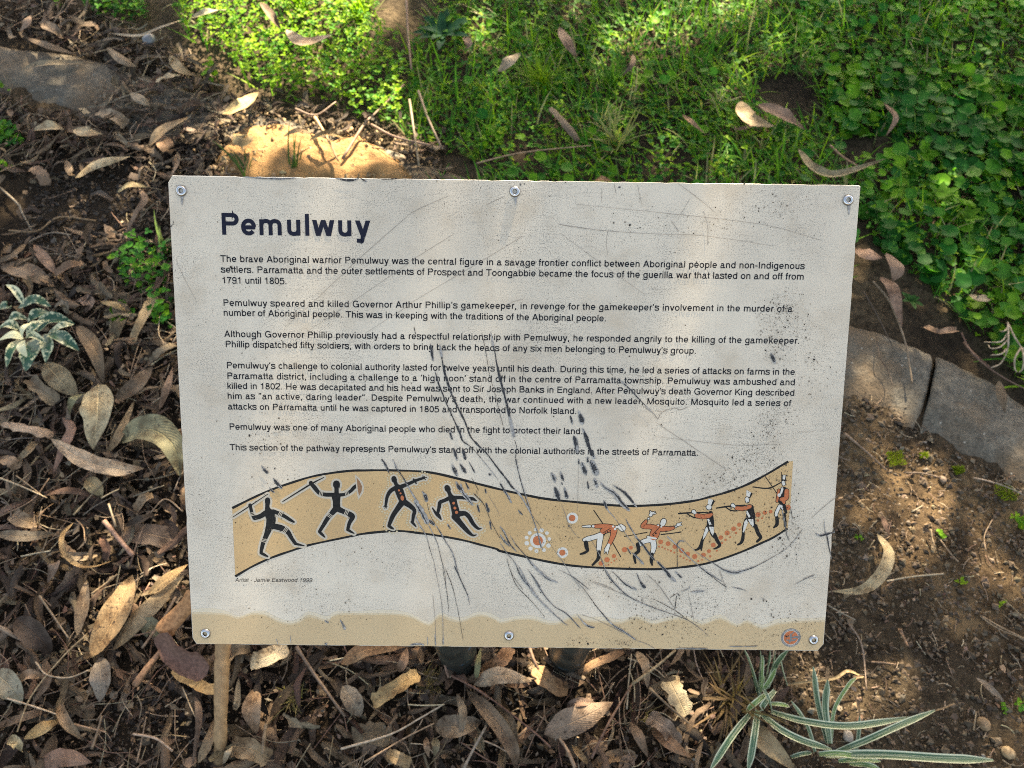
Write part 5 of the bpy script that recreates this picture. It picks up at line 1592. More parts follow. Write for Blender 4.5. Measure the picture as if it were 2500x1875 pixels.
# twigs and stalks
TW = '''L2|0,720 180,790 380,880|12|P|thin pale stalk crossing another at the far left
L2|130,700 250,790 350,870|11|T|thin tan stalk lying beside a paler one at the far left
L2|0,1030 260,900 400,720|11|B|long thin brown stalk rising to the right at the far left
L2|595,1020 740,860 875,715|13|G|grey stalk above the golden curled ring
L2|845,1070 960,1210 1075,1345|42|K|stout pinkish brown stick right of the golden curled ring
L2|820,885 900,840 965,810|13|S|short pale grey twig below the long torn tan leaf
L2|170,1355 290,1330 410,1310|10|C|short cream stalk below the flat grey-tan leaf
L2|1220,1000 1340,890 1480,990|12|T|bent tan stalk by the sign's left edge
L2|1080,870 1210,820 1330,780|10|S|pale thin stalk near the sign's left edge, above the bent tan one
L2|880,930 905,1010 940,1115|20|G|short grey-brown twig right of the dark red-brown rolled leaf
L2|740,1659 850,1580 950,1500|15|T|tan twig below the golden curled ring, at its right
L2|1050,1440 1110,1250 1165,1110|14|D|thin dark twig over the broad flat brown leaf
BL|110,1020 200,790 400,540 560,390|11|T|very long straight tan stalk rising to the large golden-tan leaf
BL|-10,785 200,850 395,915|13|C|long cream stalk low at the left border
BL|230,570 300,650 440,670 575,620|10|P|curved pale stalk hooking over the dark leaves at lower left
BL|255,145 340,270 440,415|15|G|grey stick over the dark purple-brown cupped leaf
BL|590,1130 620,1040 655,915|17|B|short upright brown stick low on the left, in the fine mulch
BL|455,965 560,990 680,1020|10|T|short tan stalk beside the twisted leaf at lower left
BL|855,1032 1000,1060 1110,1140|14|P|pale bent stalk in the fine mulch left of the wooden stake
BL|1905,470 2030,660 2220,920|20|B|long straight brown stick slanting down from the sign's foot, right of the stake
BL|880,1215 910,1080 940,920|10|G|thin grey stalk in the fine mulch at the bottom
BL|1690,1160 1698,1060 1712,965|28|B|stubby brown stick standing right of the upright tan leaf
BL|915,480 1050,290 1130,150|20|K|pinkish stick behind the bark curl
BL|865,720 960,590 1075,455|40|O|pointed orange-tan splinter of wood left of the bark curl
BL|860,400 960,380 1060,345|10|R|thin red twig ending at the bark curl
BC|688,392 900,510 1200,740 1330,855|15|R|long red-brown stick running under the two posts
BC|1590,925 1700,700 1850,450|16|R|dark red stick leaning right of the large brown notched leaf
BC|1485,985 1440,880 1385,795|24|K|pink-red stick with a broken pale top at the bottom
BC|1850,450 2000,340 2130,230|17|T|tan stick rising to the sign's foot, right of the right post
BC|-20,865 300,770 500,660 645,575|13|C|long cream stalk sweeping across the bottom
BC|130,950 400,790 580,700|11|T|tan stalk just beneath the long cream one
BC|770,988 830,870 915,715|22|S|grey stick at the bottom between two brown leaves
BC|895,810 980,845 1050,885|11|P|short pale stalk over the long purple-brown leaf
BC|750,820 880,910 1020,988|9|R|fine red stalk reaching the lower border
BC|605,205 640,300 672,405|17|K|pinkish stalk hanging over the left post's left side
BC|1818,610 1830,430 1848,255|12|S|grey upright stalk right of the right post
BC|1190,205 1215,280 1250,355|19|K|short pink stick between the posts, near the right one
BC|1960,470 2100,600 2220,700|15|B|brown stick behind the grey-tan ragged leaf
BC|970,255 985,320 995,390|15|T|short bent tan stalk over the pale arched leaf
BC|410,580 520,585 645,580|9|C|short cream stalk right of the torn yellow-tan leaf
BR|1085,60 1170,200 1200,490|11|S|long grey crooked stalk on the bare soil right of the sign
BR|1230,305 1310,310 1390,322|11|T|short tan twig on the bare soil, nearly level
BR|1420,95 1435,140 1465,205|16|O|short orange twig with a knob on the bare soil
BR|1945,15 2080,90 2230,160|11|T|long tan straw on the sunlit soil at right
BR|1888,745 1898,680 1906,625|11|T|short upright tan straw on the bare soil at lower right
R1|475,890 620,1070 750,1400 800,1659 817,1790|17|G|long grey-brown stick lying across the concrete edging
R1|390,980 500,1170 635,1440|12|D|dark stick parallel to the long one, ending on the concrete edging
R1|1250,1340 1330,1490 1510,1650|15|R|dark red twig at the concrete edging's upper rim
R2|300,950 480,1100 680,1280|24|K|straight pink-red stick on the soil by the sign's right edge
R2|835,1305 1000,1310 1165,1350|14|D|dark twig with a knob on the soil below the edging joint
R2|1460,1350 1560,1370 1665,1400|15|C|short cream twig along the edging's lower rim
R2|1370,130 1500,280 1700,430 1940,560|20|R|reddish stick along the edging's upper rim at the right border
R2|590,85 620,260 700,400 735,515|9|D|thin dark stalk on the concrete edging beside the sign
R2|1655,1395 1800,1450 1940,1520|12|S|grey twig along the edging's lower rim at the right border
R3|770,907 1000,865 1345,832|16|C|white bleached stick right of the crescent leaf
R3|180,1155 310,1230 450,1300|15|S|grey stick on the soil near the sign's lower right edge
R3|375,1330 480,1480 535,1659|11|S|thin grey root below the grey stick on the soil
R3|1212,380 1225,470 1255,560|18|T|short tan stick by a bright green seedling
R3|1310,490 1400,610 1490,710|13|T|thin tan straw right of a bright green seedling
R3|1715,1265 1900,1390 2180,1500|11|G|long brown straw at the right border, lower one of two
R3|1935,1075 2040,1170 2180,1305|11|T|long tan straw at the right border, upper one of two
R3|1770,600 1755,450 1835,285|13|T|bent tan stalk on the soil right of the white stick
R3|885,1390 930,1470 985,1565|22|O|orange-brown bud scale on the soil right of the sign's corner
TC|400,-10 410,200 432,445|19|K|upright pinkish stem in the dark gap at the top
TC|-10,1020 130,800 210,720 385,545|19|K|pink stem slanting across the sunlit sand's right end
TC|478,585 540,760 625,945|17|G|grey stem leaning between weeds and grass
TC|850,1050 1150,980 1590,935|10|T|very long fine tan straw just above the sign's top edge
TC|175,800 330,880 560,935|15|K|pinkish stem lying on soil right of the sand
TC|420,640 450,850 482,1065|15|G|thin grey stem standing behind the sign's top edge, right of the sand
TR|965,935 1050,1010 1145,1068|15|O|orange-pink twig on the bare patch above the sign's top right corner
TL|1900,700 2030,740 2160,655|13|G|grey twig along the sandy patch's far rim
TL|2025,755 2100,880 2175,1035|17|Y|golden twig in the sunlit sand
L1|0,160 120,270 150,330 215,450|14|S|grey crooked twig on the black soil at left
L1|100,590 230,510 350,465 480,480|14|S|pale grey twig sloping over the black soil at left
L1|60,450 250,455 400,360 650,385|15|O|orange stalk lying on the black soil at left'''
for ln in TW.split('\n'):
    fr, pts, w, c, lab = ln.split('|')
    px = [S(fr, *(float(v) for v in p.split(','))) for p in pts.split(' ')]
    soil_ = fr in ('BR', 'R3', 'R2') or (fr == 'R1')
    lift = .014 if soil_ else (.055 if fr in ('TC', 'TR') else .062)
    if fr == 'R1' or (fr == 'R2' and 'edging' in lab): lift = .034
    if 'black soil' in lab: lift = .02
    n = len(px)
    path = [G(x, y, lift + .006 * rng.uniform(-1, 1)) for x, y in px]
    r = float(w) * FR[fr][2] * mscale(path[0]) * .5
    b = MB()
    tube(b, path, r * rng.uniform(.9, 1.15), r * rng.uniform(.6, .9), vary(COLS[c], .08), 7, 5, .3)
    tag(b.build("twig", M['twig'], origin=path[0]), lab, "twig")
# dry forked twig at the right
b = MB()
for pts in ([(1660, 1250), (1665, 1400), (1655, 1500), (1600, 1610), (1515, 1650)], [(1665, 1265), (1720, 1380), (1780, 1470), (1810, 1480)], [(1780, 1470), (1725, 1560), (1720, 1650), (1740, 1690)], [(1785, 1475), (1800, 1560), (1790, 1660), (1760, 1690)], [(1662, 1300), (1625, 1330), (1590, 1330)],
            [(1662, 1340), (1600, 1420), (1450, 1425)], [(1662, 1400), (1590, 1470), (1510, 1480), (1490, 1450)], [(1655, 1480), (1600, 1530), (1510, 1540)]):
    q = [PT('R1', x, y, .05 + .01 * math.sin(i * 1.7)) for i, (x, y) in enumerate(pts)]
    tube(b, q, .0021, .0012, (.42, .35, .26), 6, 4, .3)
tag(b.build("forked_twig", M['twig'], origin=PT('R1', 1660, 1250, .04)), "dry bleached twig forked into many fingers, at the right border below the round leaves", "twig")

# ------------------------------------------------------------------ litter, more leaves and crumbs
def rand_leaf(b, x, y, L, W, c, lift, flat=.3, torn=0.0, nv=3, nu=3):
    a = rng.random() * 6.283
    d = Vector((math.cos(a), math.sin(a), 0)); s = Vector((-d.y, d.x, 0))
    bend = rng.uniform(-.28, .28) * L
    p0 = Vector((x, y, gz(x, y) + lift))
    z0, z1 = rng.uniform(-.12, .12) * flat, rng.uniform(-.12, .12) * flat
    path = [p0 - d * L / 2 + Vector((0, 0, z0 * L * 2)), p0 + s * bend * .6 + Vector((0, 0, rng.uniform(-.05, .15) * L * flat)), p0 + d * L / 2 + Vector((0, 0, z1 * L * 2))]
    path = [Vector((p.x, p.y, max(p.z, gz(p.x, p.y) + .004))) for p in path]
    leaf(b, path, W, c, rng.choice((-1, 1)) * rng.uniform(.3, 1.5), rng.gauss(0, .4), torn, nv, .5 if torn > .3 else 0, nu, .14)
    return p0
LB = [G(-420, 330), G(2900, 2050)]
def rand_in(test, x0=-1.75, x1=1.75, y0=-.45, y1=2.6):
    while True:
        x, y = rng.uniform(x0, x1), rng.uniform(y0, y1)
        if test(x, y): return x, y
pal = ['B', 'B', 'B', 'G', 'G', 'G', 'K', 'T', 'T', 'D', 'D', 'D', 'R', 'P', 'S']
# the mass of old litter: leaves, torn bits and chips too many to count, coloured darker to deepen the shade between top leaves
b = MB()
for _ in range(3300):
    x, y = rand_in(inlit)
    if inside(x, y, BLACK) and rng.random() < .85: continue
    if inside(x, y, MULCH) and rng.random() < .7: continue
    L = rng.uniform(.03, .085)
    rand_leaf(b, x, y, L, L * rng.uniform(.12, .36), tuple(.6 * v for v in vary(COLS[rng.choice(pal)], .4)), rng.uniform(.004, .042), 1.2, rng.choice((0, .4, .7, .9)))
for _ in range(29000):
    x, y = rand_in(lambda x, y: inlit(x, y) or (inside(x, y, RIGHT) and rng.random() < .4))
    if inside(x, y, RIGHT) and not inlit(x, y):
        frag_soil = True
    else: frag_soil = False
    if inside(x, y, BLACK) and rng.random() < .88: continue
    z = gz(x, y) + (rng.uniform(.003, .009) if frag_soil else rng.uniform(.001, .042))
    k = rng.choice((4, 5, 6)); r = .0030 * math.exp(rng.gauss(.2, .6))
    r = min(r, .016) * (.55 if frag_soil else 1)
    nrm = Vector((rng.gauss(0, .8), rng.gauss(0, .8), 1)).normalized()
    t = nrm.cross(Vector((rng.random() - .5, rng.random() - .5, .1))).normalized(); q = nrm.cross(t)
    el_ = rng.uniform(.3, 1)
    b.add([tuple(Vector((x, y, z)) + (t * math.cos(6.283 * i / k) + q * math.sin(6.283 * i / k) * el_) * r * rng.uniform(.55, 1.25)) for i in range(k)], [tuple(range(k))], tuple((.75 if frag_soil else .58) * v for v in vary(COLS[rng.choice(pal)], .45)), [(rng.random(), .2)] * k)
for _ in range(520):
    i = rng.randrange(len(SANDP)); A, B_ = Vector(SANDP[i]), Vector(SANDP[(i + 1) % len(SANDP)])
    q = A.lerp(B_, rng.random()) + Vector((rng.gauss(0, .03), rng.gauss(0, .03)))
    L = rng.uniform(.008, .05)
    rand_leaf(b, q.x, q.y, L, L * rng.uniform(.12, .4), tuple(.6 * v for v in vary(COLS[rng.choice(pal)], .4)), rng.uniform(.012, .04), 1.0, rng.choice((0, .5)))
tag(b.build("leaf_litter", M['dry']), "loose mass of old brown leaf bits and chips around the sign", "leaf litter", kind='stuff')
b = MB()
for _ in range(4000):
    x, y = rand_in(lambda x, y: inlit(x, y) or (inside(x, y, RIGHT) and rng.random() < .8))
    soil_ = inside(x, y, RIGHT) and not inlit(x, y)
    if inside(x, y, BLACK): continue
    L = rng.uniform(.02, .11) * (.3 if soil_ else 1); a = rng.random() * 6.283
    z = gz(x, y) + (.006 if soil_ else rng.uniform(.01, .045))
    d = Vector((math.cos(a), math.sin(a), rng.gauss(0, .12) * (0.2 if soil_ else 1)))
    s = Vector((-d.y, d.x, 0)) * rng.uniform(-.15, .15) * L
    r = rng.uniform(.0005, .0013) * (.8 if soil_ else 1)
    p = Vector((x, y, z))
    tube(b, [p - d * L / 2, p + s, p + d * L / 2], r, r * .7, vary(COLS[rng.choice(['T', 'B', 'G', 'C', 'P', 'K', 'R', 'S'])], .2), 4, 3)
tag(b.build("fine_stalks", M['twig']), "fine dry stalks and straws strewn through the litter", "stalks", kind='stuff')

def region_leaves(count, poly, where, grp):
    P_ = groundpoly(poly)
    names = {'B': 'dull brown', 'G': 'grey-brown', 'K': 'pinkish brown', 'T': 'plain tan', 'D': 'very dark brown', 'P': 'pale tan'}
    for i in range(count):
        for _try in range(60):
            x, y = rand_in(lambda x, y: inside(x, y, P_))
            if not (inside(x, y, BLACK) or inside(x, y, MULCH)): break
        L = rng.uniform(.06, .115)
        c = rng.choice('BBBGGKKTTDP')
        b = MB()
        p0 = rand_leaf(b, x, y, L, L * rng.uniform(.15, .27), tuple(.68 * v for v in vary(COLS[c], .12)), rng.uniform(.010, .034), 1.1, rng.choice((0, .4, .7, 1.0, 1.3)), 6, 6)
        o = b.build("gum_leaf", M['dry'], origin=p0)
        tag(o, "unremarkable %s gum leaf in the jumbled litter %s" % (names[c], where), "leaf", "%s leaves in the jumbled litter %s" % (names[c], where))
region_leaves(36, [(-100, 600), (380, 560), (410, 1000), (-100, 1000)], "beside the cream-splashed shrub", 'a')
region_leaves(42, [(-100, 1000), (430, 1000), (480, 1560), (-100, 1560)], "around the golden curled ring", 'b')
region_leaves(34, [(-100, 1560), (560, 1590), (560, 1950), (-100, 1950)], "left of the wooden stake", 'c')
region_leaves(40, [(560, 1590), (1830, 1600), (1800, 1950), (560, 1950)], "below the sign's foot", 'd')
region_leaves(20, [(60, 300), (330, 290), (560, 250), (560, 420), (60, 430)], "between edging and black soil", 'e')

# crumbs of soil and small stones
b = MB()
OCT = [(1, 0, 0), (-1, 0, 0), (0, 1, 0), (0, -1, 0), (0, 0, 1), (0, 0, -1)]
OF = [(0, 2, 4), (2, 1, 4), (1, 3, 4), (3, 0, 4), (2, 0, 5), (1, 2, 5), (3, 1, 5), (0, 3, 5)]
def crumb(x, y, r, c, lift=0.0):
    a = rng.random() * 6.283
    ca, sa = math.cos(a), math.sin(a)
    sx, sy, sz = (r * rng.uniform(.6, 1.3) for _ in range(3))
    z = gz(x, y) + lift + sz * .3
    vs = []
    for ox, oy, oz in OCT:
        ox, oy, oz = ox * sx * rng.uniform(.5, 1.35), oy * sy * rng.uniform(.5, 1.35), oz * sz * rng.uniform(.4, .9)
        vs.append((x + ox * ca - oy * sa, y + ox * sa + oy * ca, z + oz))
    b.add(vs, OF, c)
def soiltest(x, y): return inside(x, y, RIGHT) or inside(x, y, BLACK)
for _ in range(9000):
    x, y = rand_in(lambda x, y: inside(x, y, RIGHT), -.2, 1.75, -.4, 1.4)
    k = noise.noise(Vector((x * 5, y * 5, 3)))
    c = rng.choice([(.06, .044, .028), (.09, .066, .042), (.13, .096, .06), (.175, .13, .082)]) if rng.random() < .985 else (.24, .21, .17)
    crumb(x, y, min(.008, .0016 * math.exp(abs(rng.gauss(0, .7)))), vary(c, .2))
for _ in range(2600):
    x, y = rand_in(lambda x, y: inside(x, y, BLACK) or inside(x, y, MULCH), -1.2, 0, -.3, 1.9)
    crumb(x, y, min(.008, .0018 * math.exp(abs(rng.gauss(0, .7)))), vary(rng.choice([(.03, .022, .016), (.05, .035, .025), (.1, .07, .045)]), .2))
for _ in range(700):
    x, y = rand_in(lambda x, y: inside(x, y, SANDP), -1, 0, .8, 2)
    crumb(x, y, min(.009, .002 * math.exp(abs(rng.gauss(0, .7)))), vary((.32, .23, .12), .25), .034)
tag(b.build("soil_crumbs", M['twig'], smooth=False), "crumbs of soil and tiny stones on the bare ground", "soil crumbs", kind='stuff')

def stone(name, fr, x, y, r, c, lab, cat, m, lift=.0):
    p = PT(fr, x, y, lift)
    bm = bmesh.new()
    bmesh.ops.create_icosphere(bm, subdivisions=3, radius=1)
    sd = rng.random() * 40
    for v in bm.verts:
        k = 1 + .18 * noise.noise(v.co * 1.6 + Vector((sd, 0, 0))) + .06 * noise.noise(v.co * 6)
        v.co = Vector((v.co.x * r * k, v.co.y * r * .9 * k, v.co.z * r * .7 * k))
    me = bpy.data.meshes.new(name)
    bm.to_mesh(me); bm.free()
    at = me.attributes.new("tint", 'FLOAT_COLOR', 'POINT')
    at.data.foreach_set("color", np.tile(np.array([*c, 1], np.float32), len(me.vertices)))
    me.polygons.foreach_set("use_smooth", [True] * len(me.polygons))
    me.materials.append(m)
    o = bpy.data.objects.new(name, me)
    o.location = p + Vector((0, 0, r * .4)); o.rotation_euler = (0, 0, rng.random() * 6)
    col.objects.link(o)
    tag(o, lab, cat)
gloss = flat("wet_grey_stone", (.16, .17, .19), .18)
stone("pebble", 'TL', 965, 268, .019, (.2, .2, .2), "shiny grey pebble below the thin cream strip at upper left", "stone", gloss, .03)
stone("seed_pod", 'BR', 2100, 890, .0115, (.34, .25, .14), "round tan seed pod on the bare soil in the lower right corner", "seed pod", M['twig'])
stone("pebble", 'R2', 1180, 1370, .008, (.24, .18, .13), "small brown pebble at the end of a dark twig below the edging", "stone", M['twig'])
stone("pebble", 'BR', 1075, 785, .010, (.36, .33, .29), "pale rough pebble between the striped leaves at lower right", "stone", M['twig'])
stone("pebble", 'BR', 1945, 705, .012, (.26, .18, .1), "tan lump of clay on the bare soil at lower right", "stone", M['twig'])

# ------------------------------------------------------------------ greens
GREEN = groundpoly([(430, -260), (425, 40), (470, 110), (560, 150), (600, 215), (680, 260), (760, 250), (860, 290), (980, 330), (1030, 380), (1060, 440), (1080, 560), (2050, 700), (2075, 560), (2110, 560), (2150, 620), (2230, 680), (2330, 780), (2420, 870), (2480, 930), (2900, 1180), (2900, -260)])
BARE = [groundpoly([(1840, 205), (1920, 190), (1990, 220), (2010, 290), (1960, 315), (1900, 300), (1850, 260)]), groundpoly([(2060, 345), (2170, 335), (2195, 390), (2120, 420), (2060, 400)]),
        groundpoly([(930, -60), (1090, -60), (1060, 60), (1000, 130), (960, 150), (930, 60)]), groundpoly([(2080, 560), (2200, 700), (2300, 790), (2240, 820), (2080, 700)]), groundpoly([(1040, 370), (1180, 400), (1180, 460), (1040, 460)])]
MALLOW = groundpoly([(1900, -260), (1920, 60), (2000, 190), (2020, 300), (2090, 430), (2060, 600), (2230, 690), (2330, 780), (2440, 890), (2900, 1180), (2900, -260)])
CHICK = groundpoly([(430, -60), (425, 40), (470, 110), (560, 150), (600, 215), (680, 260), (760, 250), (860, 290), (980, 330), (1000, 200), (960, 100), (940, -60)])
BRIGHT = groundpoly([(1500, -260), (1500, 40), (1900, 160), (2020, 120), (2500, 60), (2900, 60), (2900, -260)])  # sun patch zone where leaf colours are painted lighter
def ingreen(x, y): return inside(x, y, GREEN) and not any(inside(x, y, q) for q in BARE)
def disc_leaf(b, p, r, c, tilt, lobes=7, notch=.35, cup=.25, az=None):
    """round scalloped leaf on top of its stalk"""
    a0 = rng.random() * 6.283 if az is None else az
    nrm = Vector((math.cos(a0) * math.sin(tilt), math.sin(a0) * math.sin(tilt), math.cos(tilt)))
    t = nrm.cross(Vector((.2, 1, .1))).normalized(); q = nrm.cross(t)
    n = 14
    vs, uv = [tuple(p - nrm * r * cup * .5)], [(.5, .5)]
    for k, f in ((1, .55), (2, 1.0)):
        for i in range(n):
            an = 6.283 * i / n
            rr = r * f * (1 + .07 * math.sin(an * lobes) * (k - 1))
            if i == 0: rr *= 1 - notch * f
            pt = p + (t * math.cos(an) + q * math.sin(an)) * rr + nrm * (r * cup * (f * f - .5) * .6 + .06 * r * math.sin(an * lobes + 1) * (k - 1))
            vs.append(tuple(pt)); uv.append((.5 + .5 * f * math.cos(an), .5 + .5 * f * math.sin(an)))
    fs = [(0, 1 + i, 1 + (i + 1) % n) for i in range(n)] + [(1 + i, 1 + n + i, 1 + n + (i + 1) % n, 1 + (i + 1) % n) for i in range(n)]
    cs = [tuple(v * 1.25 for v in c)] + [c] * n + [tuple(v * .92 for v in c)] * n
    b.add(vs, fs, cs, uv)
def oval_leaf(b, p, d, L, W, c, up):
    s = d.cross(up).normalized()
    prof = [(0, .12), (.3, .8), (.55, 1), (.8, .72), (1, .05)]
    vs, uv = [], []
    for u, w in prof:
        for v in (-1, 0, 1):
            vs.append(tuple(p + d * L * u + s * v * w * W / 2 + up * (abs(v) * w * W * .18 - L * .18 * u * u))); uv.append((u, .5 + v * .5))
    b.add(vs, [(i * 3 + j, (i + 1) * 3 + j, (i + 1) * 3 + j + 1, i * 3 + j + 1) for i in range(4) for j in range(2)], c, uv)
def blade(b, p, az, L, W, c, lean, droop, n=4):
    d = Vector((math.cos(az), math.sin(az), 0)); s = Vector((-d.y, d.x, 0))
    vs, uv = [], []
    x = z = 0.0
    ang = lean
    for i in range(n + 1):
        u = i / n
        w = W * (1 - u ** 2.2) * .5 + .0002
        q = p + d * x + Vector((0, 0, z))
        vs += [tuple(q - s * w), tuple(q + s * w)]; uv += [(u, 0), (u, 1)]
        x += math.sin(ang) * L / n; z += math.cos(ang) * L / n
        ang += droop / n
    b.add(vs, [(2 * i, 2 * i + 1, 2 * i + 3, 2 * i + 2) for i in range(n)], c, uv)
def wob2(x, y, f, s): return noise.noise(Vector((x * f, y * f, s)))
DK, MD, LT, YL = (.034, .155, .028), (.078, .235, .028), (.155, .33, .022), (.25, .41, .018)
mallow, grass, chick = MB(), MB(), MB()
cnt = 0
while cnt < 3900:
    x, y = rng.uniform(-.6, 1.9), rng.uniform(.4, 3.1)
    if not ingreen(x, y): continue
    dens = 1.0 if inside(x, y, MALLOW) else .07
    if rng.random() > dens: continue
    cnt += 1
    r = rng.uniform(.007, .0145) if y > 1.75 else rng.uniform(.009, .0225) * (1 if dens == 1 else .8)
    h = rng.uniform(.012, .055) + .018 * wob2(x, y, 5, 2)
    k = wob2(x, y, 3.2, 8) + rng.gauss(0, .3)
    c = DK if k < -.12 else (MD if k < .3 else LT)
    c = vary(c, .2)
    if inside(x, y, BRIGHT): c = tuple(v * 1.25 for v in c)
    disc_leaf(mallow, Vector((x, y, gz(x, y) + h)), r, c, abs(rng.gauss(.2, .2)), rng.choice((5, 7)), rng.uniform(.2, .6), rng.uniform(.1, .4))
cnt = 0
while cnt < 20000:
    x, y = rng.uniform(-1.2, 1.9), rng.uniform(.4, 3.1)
    if not ingreen(x, y): continue
    ck = inside(x, y, CHICK)
    ml = inside(x, y, MALLOW)
    if rng.random() > (1.0 if ck else (.5 if ml else .6)): continue
    cnt += 1
    base = Vector((x, y, gz(x, y) + (rng.uniform(.01, .10) if ck else rng.uniform(.004, .042))))
    c = vary((rng.choice([LT, YL, YL, MD]) if ck else rng.choice([LT, YL, MD, MD, DK])), .2)  # weeds in the sun patch get yellower, lighter colours to look more sunlit
    az = rng.random() * 6.283
    L = rng.uniform(.005, .012)
    for k in range(rng.choice((2, 3, 3, 4))):
        a = az + k * 6.283 / 3 + rng.uniform(-.3, .3)
        el = rng.uniform(0, .7)
        d = Vector((math.cos(a) * math.cos(el), math.sin(a) * math.cos(el), math.sin(el)))
        oval_leaf(chick, base, d, L, L * rng.uniform(.55, .85), c, Vector((-math.cos(a) * math.sin(el), -math.sin(a) * math.sin(el), math.cos(el))))
cnt = 0
while cnt < 8500:
    x, y = rng.uniform(-1.2, 1.9), rng.uniform(.4, 3.1)
    if not ingreen(x, y): continue
    if inside(x, y, CHICK): pr_k = .12
    elif inside(x, y, MALLOW): pr_k = .22 if y < 1.7 else .5
    else: pr_k = .55 + .9 * wob2(x, y, 4.5, 5)
    if rng.random() > pr_k: continue
    cnt += 1
    az = 2.2 + 2.4 * wob2(x, y, 3.0, 12) + rng.gauss(0, .9)
    dry_ = rng.random() < (.26 if y < 1.35 else .12)
    c = vary((.36, .33, .18) if dry_ else rng.choice([LT, LT, YL, MD, MD, (.10, .17, .05)]), .22)
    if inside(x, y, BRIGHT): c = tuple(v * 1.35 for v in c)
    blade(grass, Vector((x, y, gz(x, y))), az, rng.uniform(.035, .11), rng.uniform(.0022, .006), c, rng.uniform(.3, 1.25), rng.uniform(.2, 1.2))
tag(mallow.build("clover", M['green']), "low carpet of round scalloped green leaves on the right", "ground cover", kind='stuff')
tag(chick.build("chickweed", M['green']), "tiny-leaved green weeds spread behind the sign", "ground cover", kind='stuff')
tag(grass.build("grass", M['grass']), "loose green grass behind the sign", "grass", kind='stuff')

# tufts that stand out
def tuft(fr, x, y, n, L, c, lab, W=.0032, spread=1.0, name="grass_tuft", cat="grass tuft", az0=None, lift=.01):
    p = PT(fr, x, y, lift)
    b = MB()
    for i in range(n):
        a = rng.random() * 6.283 if az0 is None else az0 + rng.gauss(0, .6)
        o = Vector((rng.gauss(0, .008), rng.gauss(0, .008), 0))
        blade(b, p + o, a, L * rng.uniform(.5, 1.1), W * rng.uniform(.7, 1.2), vary(c, .2), rng.uniform(.1, .9) * spread, rng.uniform(.2, 1.1), 6)
    tag(b.build(name, M['grass'], origin=p), lab, cat)
tuft('TC', 1270, 560, 80, .11, (.17, .27, .02), "bright yellow-green grass tuft above the middle of the sign")
tuft('TC', 1720, 560, 46, .12, (.075, .17, .03), "green grass tuft right of the bright yellow-green one")
tuft('TC', 1740, 960, 30, .13, (.24, .25, .12), "pale straw-coloured grass tuft with thick stems just behind the sign's top edge", W=.006)
tuft('TC', 1640, 830, 26, .09, (.38, .35, .22), "bleached dead grass tuft up-left of the straw-coloured one", W=.003)
tuft('TR', 240, 690, 26, .07, (.40, .36, .24), "bleached dead tuft left of the bare patch with two leaves", W=.003)
tuft('TC', 100, 130, 60, .14, (.17, .29, .02), "tall bright grass tuft in sunlight at the top", W=.005)
tuft('TL', 1950, 90, 50, .14, (.17, .29, .02), "sunlit grass tuft with broad blades behind the pale leaf", W=.0055)
tuft('TC', 850, 1010, 20, .06, (.13, .22, .03), "small grass tuft just above the sign's top edge, right of the sand")
tuft('TC', 1370, 1000, 16, .08, (.17, .24, .03), "yellowish grass tuft just above the sign's top edge, near its middle")
tuft('TR', 1760, 990, 22, .06, (.12, .23, .03), "thin grass tuft among round leaves above the right border")
tuft('TL', 1600, 1150, 6, .14, (.055, .10, .035), "sparse grass blades over the sign's top edge by the sand's left end", W=.007, az0=1.3, spread=.7)
tuft('TL', 1880, 1150, 7, .13, (.055, .10, .035), "sparse grass blades over the sign's top edge in the sand", W=.006, az0=1.2, spread=.7)
tuft('BC', 1900, 640, 10, .05, (.30, .24, .13), "wispy dry grass tuft left of the striped plants", W=.002)
tuft('BL', 1890, 800, 34, .05, (.32, .27, .14), "dry straw tuft with a greenish heart right of the stake", W=.0025)
tuft('BC', 560, 430, 70, .03, (.20, .15, .07), "mat of fine brown fibres below the left post", W=.0012, spread=1.5, name="fibre_mat", cat="fibres", lift=.03)
tuft('BR', 330, 560, 60, .10, (.20, .14, .08), "mop of dead brown blades around the upper striped plant", W=.004, spread=1.5, name="dead_blades", cat="dead leaves", lift=.02)
tuft('L1', 1100, 600, 12, .10, (.20, .26, .16), "pale green strap blades against the sign's left edge", W=.009, az0=.2, spread=1.2)
tuft('L1', 30, 280, 0, .1, MD, "x") if False else None

# rosette of blue-green spoon leaves
def rosette(fr, x, y, n, L, W, c, lab, name, cat, lift=.02, tilt=.5):
    p = PT(fr, x, y, lift)
    b = MB()
    for i in range(n):
        a = i * 2.4 + rng.uniform(-.2, .2)
        f = .55 + .45 * (i % 3) / 2
        el = tilt + rng.uniform(-.15, .2) + .4 * (1 - f)
        d = Vector((math.cos(a) * math.cos(el), math.sin(a) * math.cos(el), math.sin(el)))
        up = Vector((-math.cos(a) * math.sin(el), -math.sin(a) * math.sin(el), math.cos(el)))
        oval_leaf(b, p, d, L * f * rng.uniform(.85, 1.1), W, vary(c, .15), up)
    tag(b.build(name, M['green'], origin=p), lab, cat)
rosette('TC', 640, 230, 22, .095, .024, (.045, .13, .07), "blue-green rosette weed beside the dark gap at the top", "rosette_weed", "weed")
rosette('TR', 640, 880, 16, .05, .014, (.06, .17, .03), "small green rosette under the tan-brown leaf's right end", "rosette_weed", "weed")
rosette('R1', 1050, 150, 18, .045, .016, (.11, .24, .025), "bright green rosette weed right of the sign's top right corner", "rosette_weed", "weed", .04)
rosette('R1', 1280, 340, 12, .04, .015, (.13, .27, .02), "yellow-green rosette weed among round leaves right of the sign", "rosette_weed", "weed", .04)
rosette('R1', 800, 1060, 7, .035, .011, (.08, .18, .05), "lone green seedling right of the long pinkish brown leaf", "seedling", "seedling", .02)

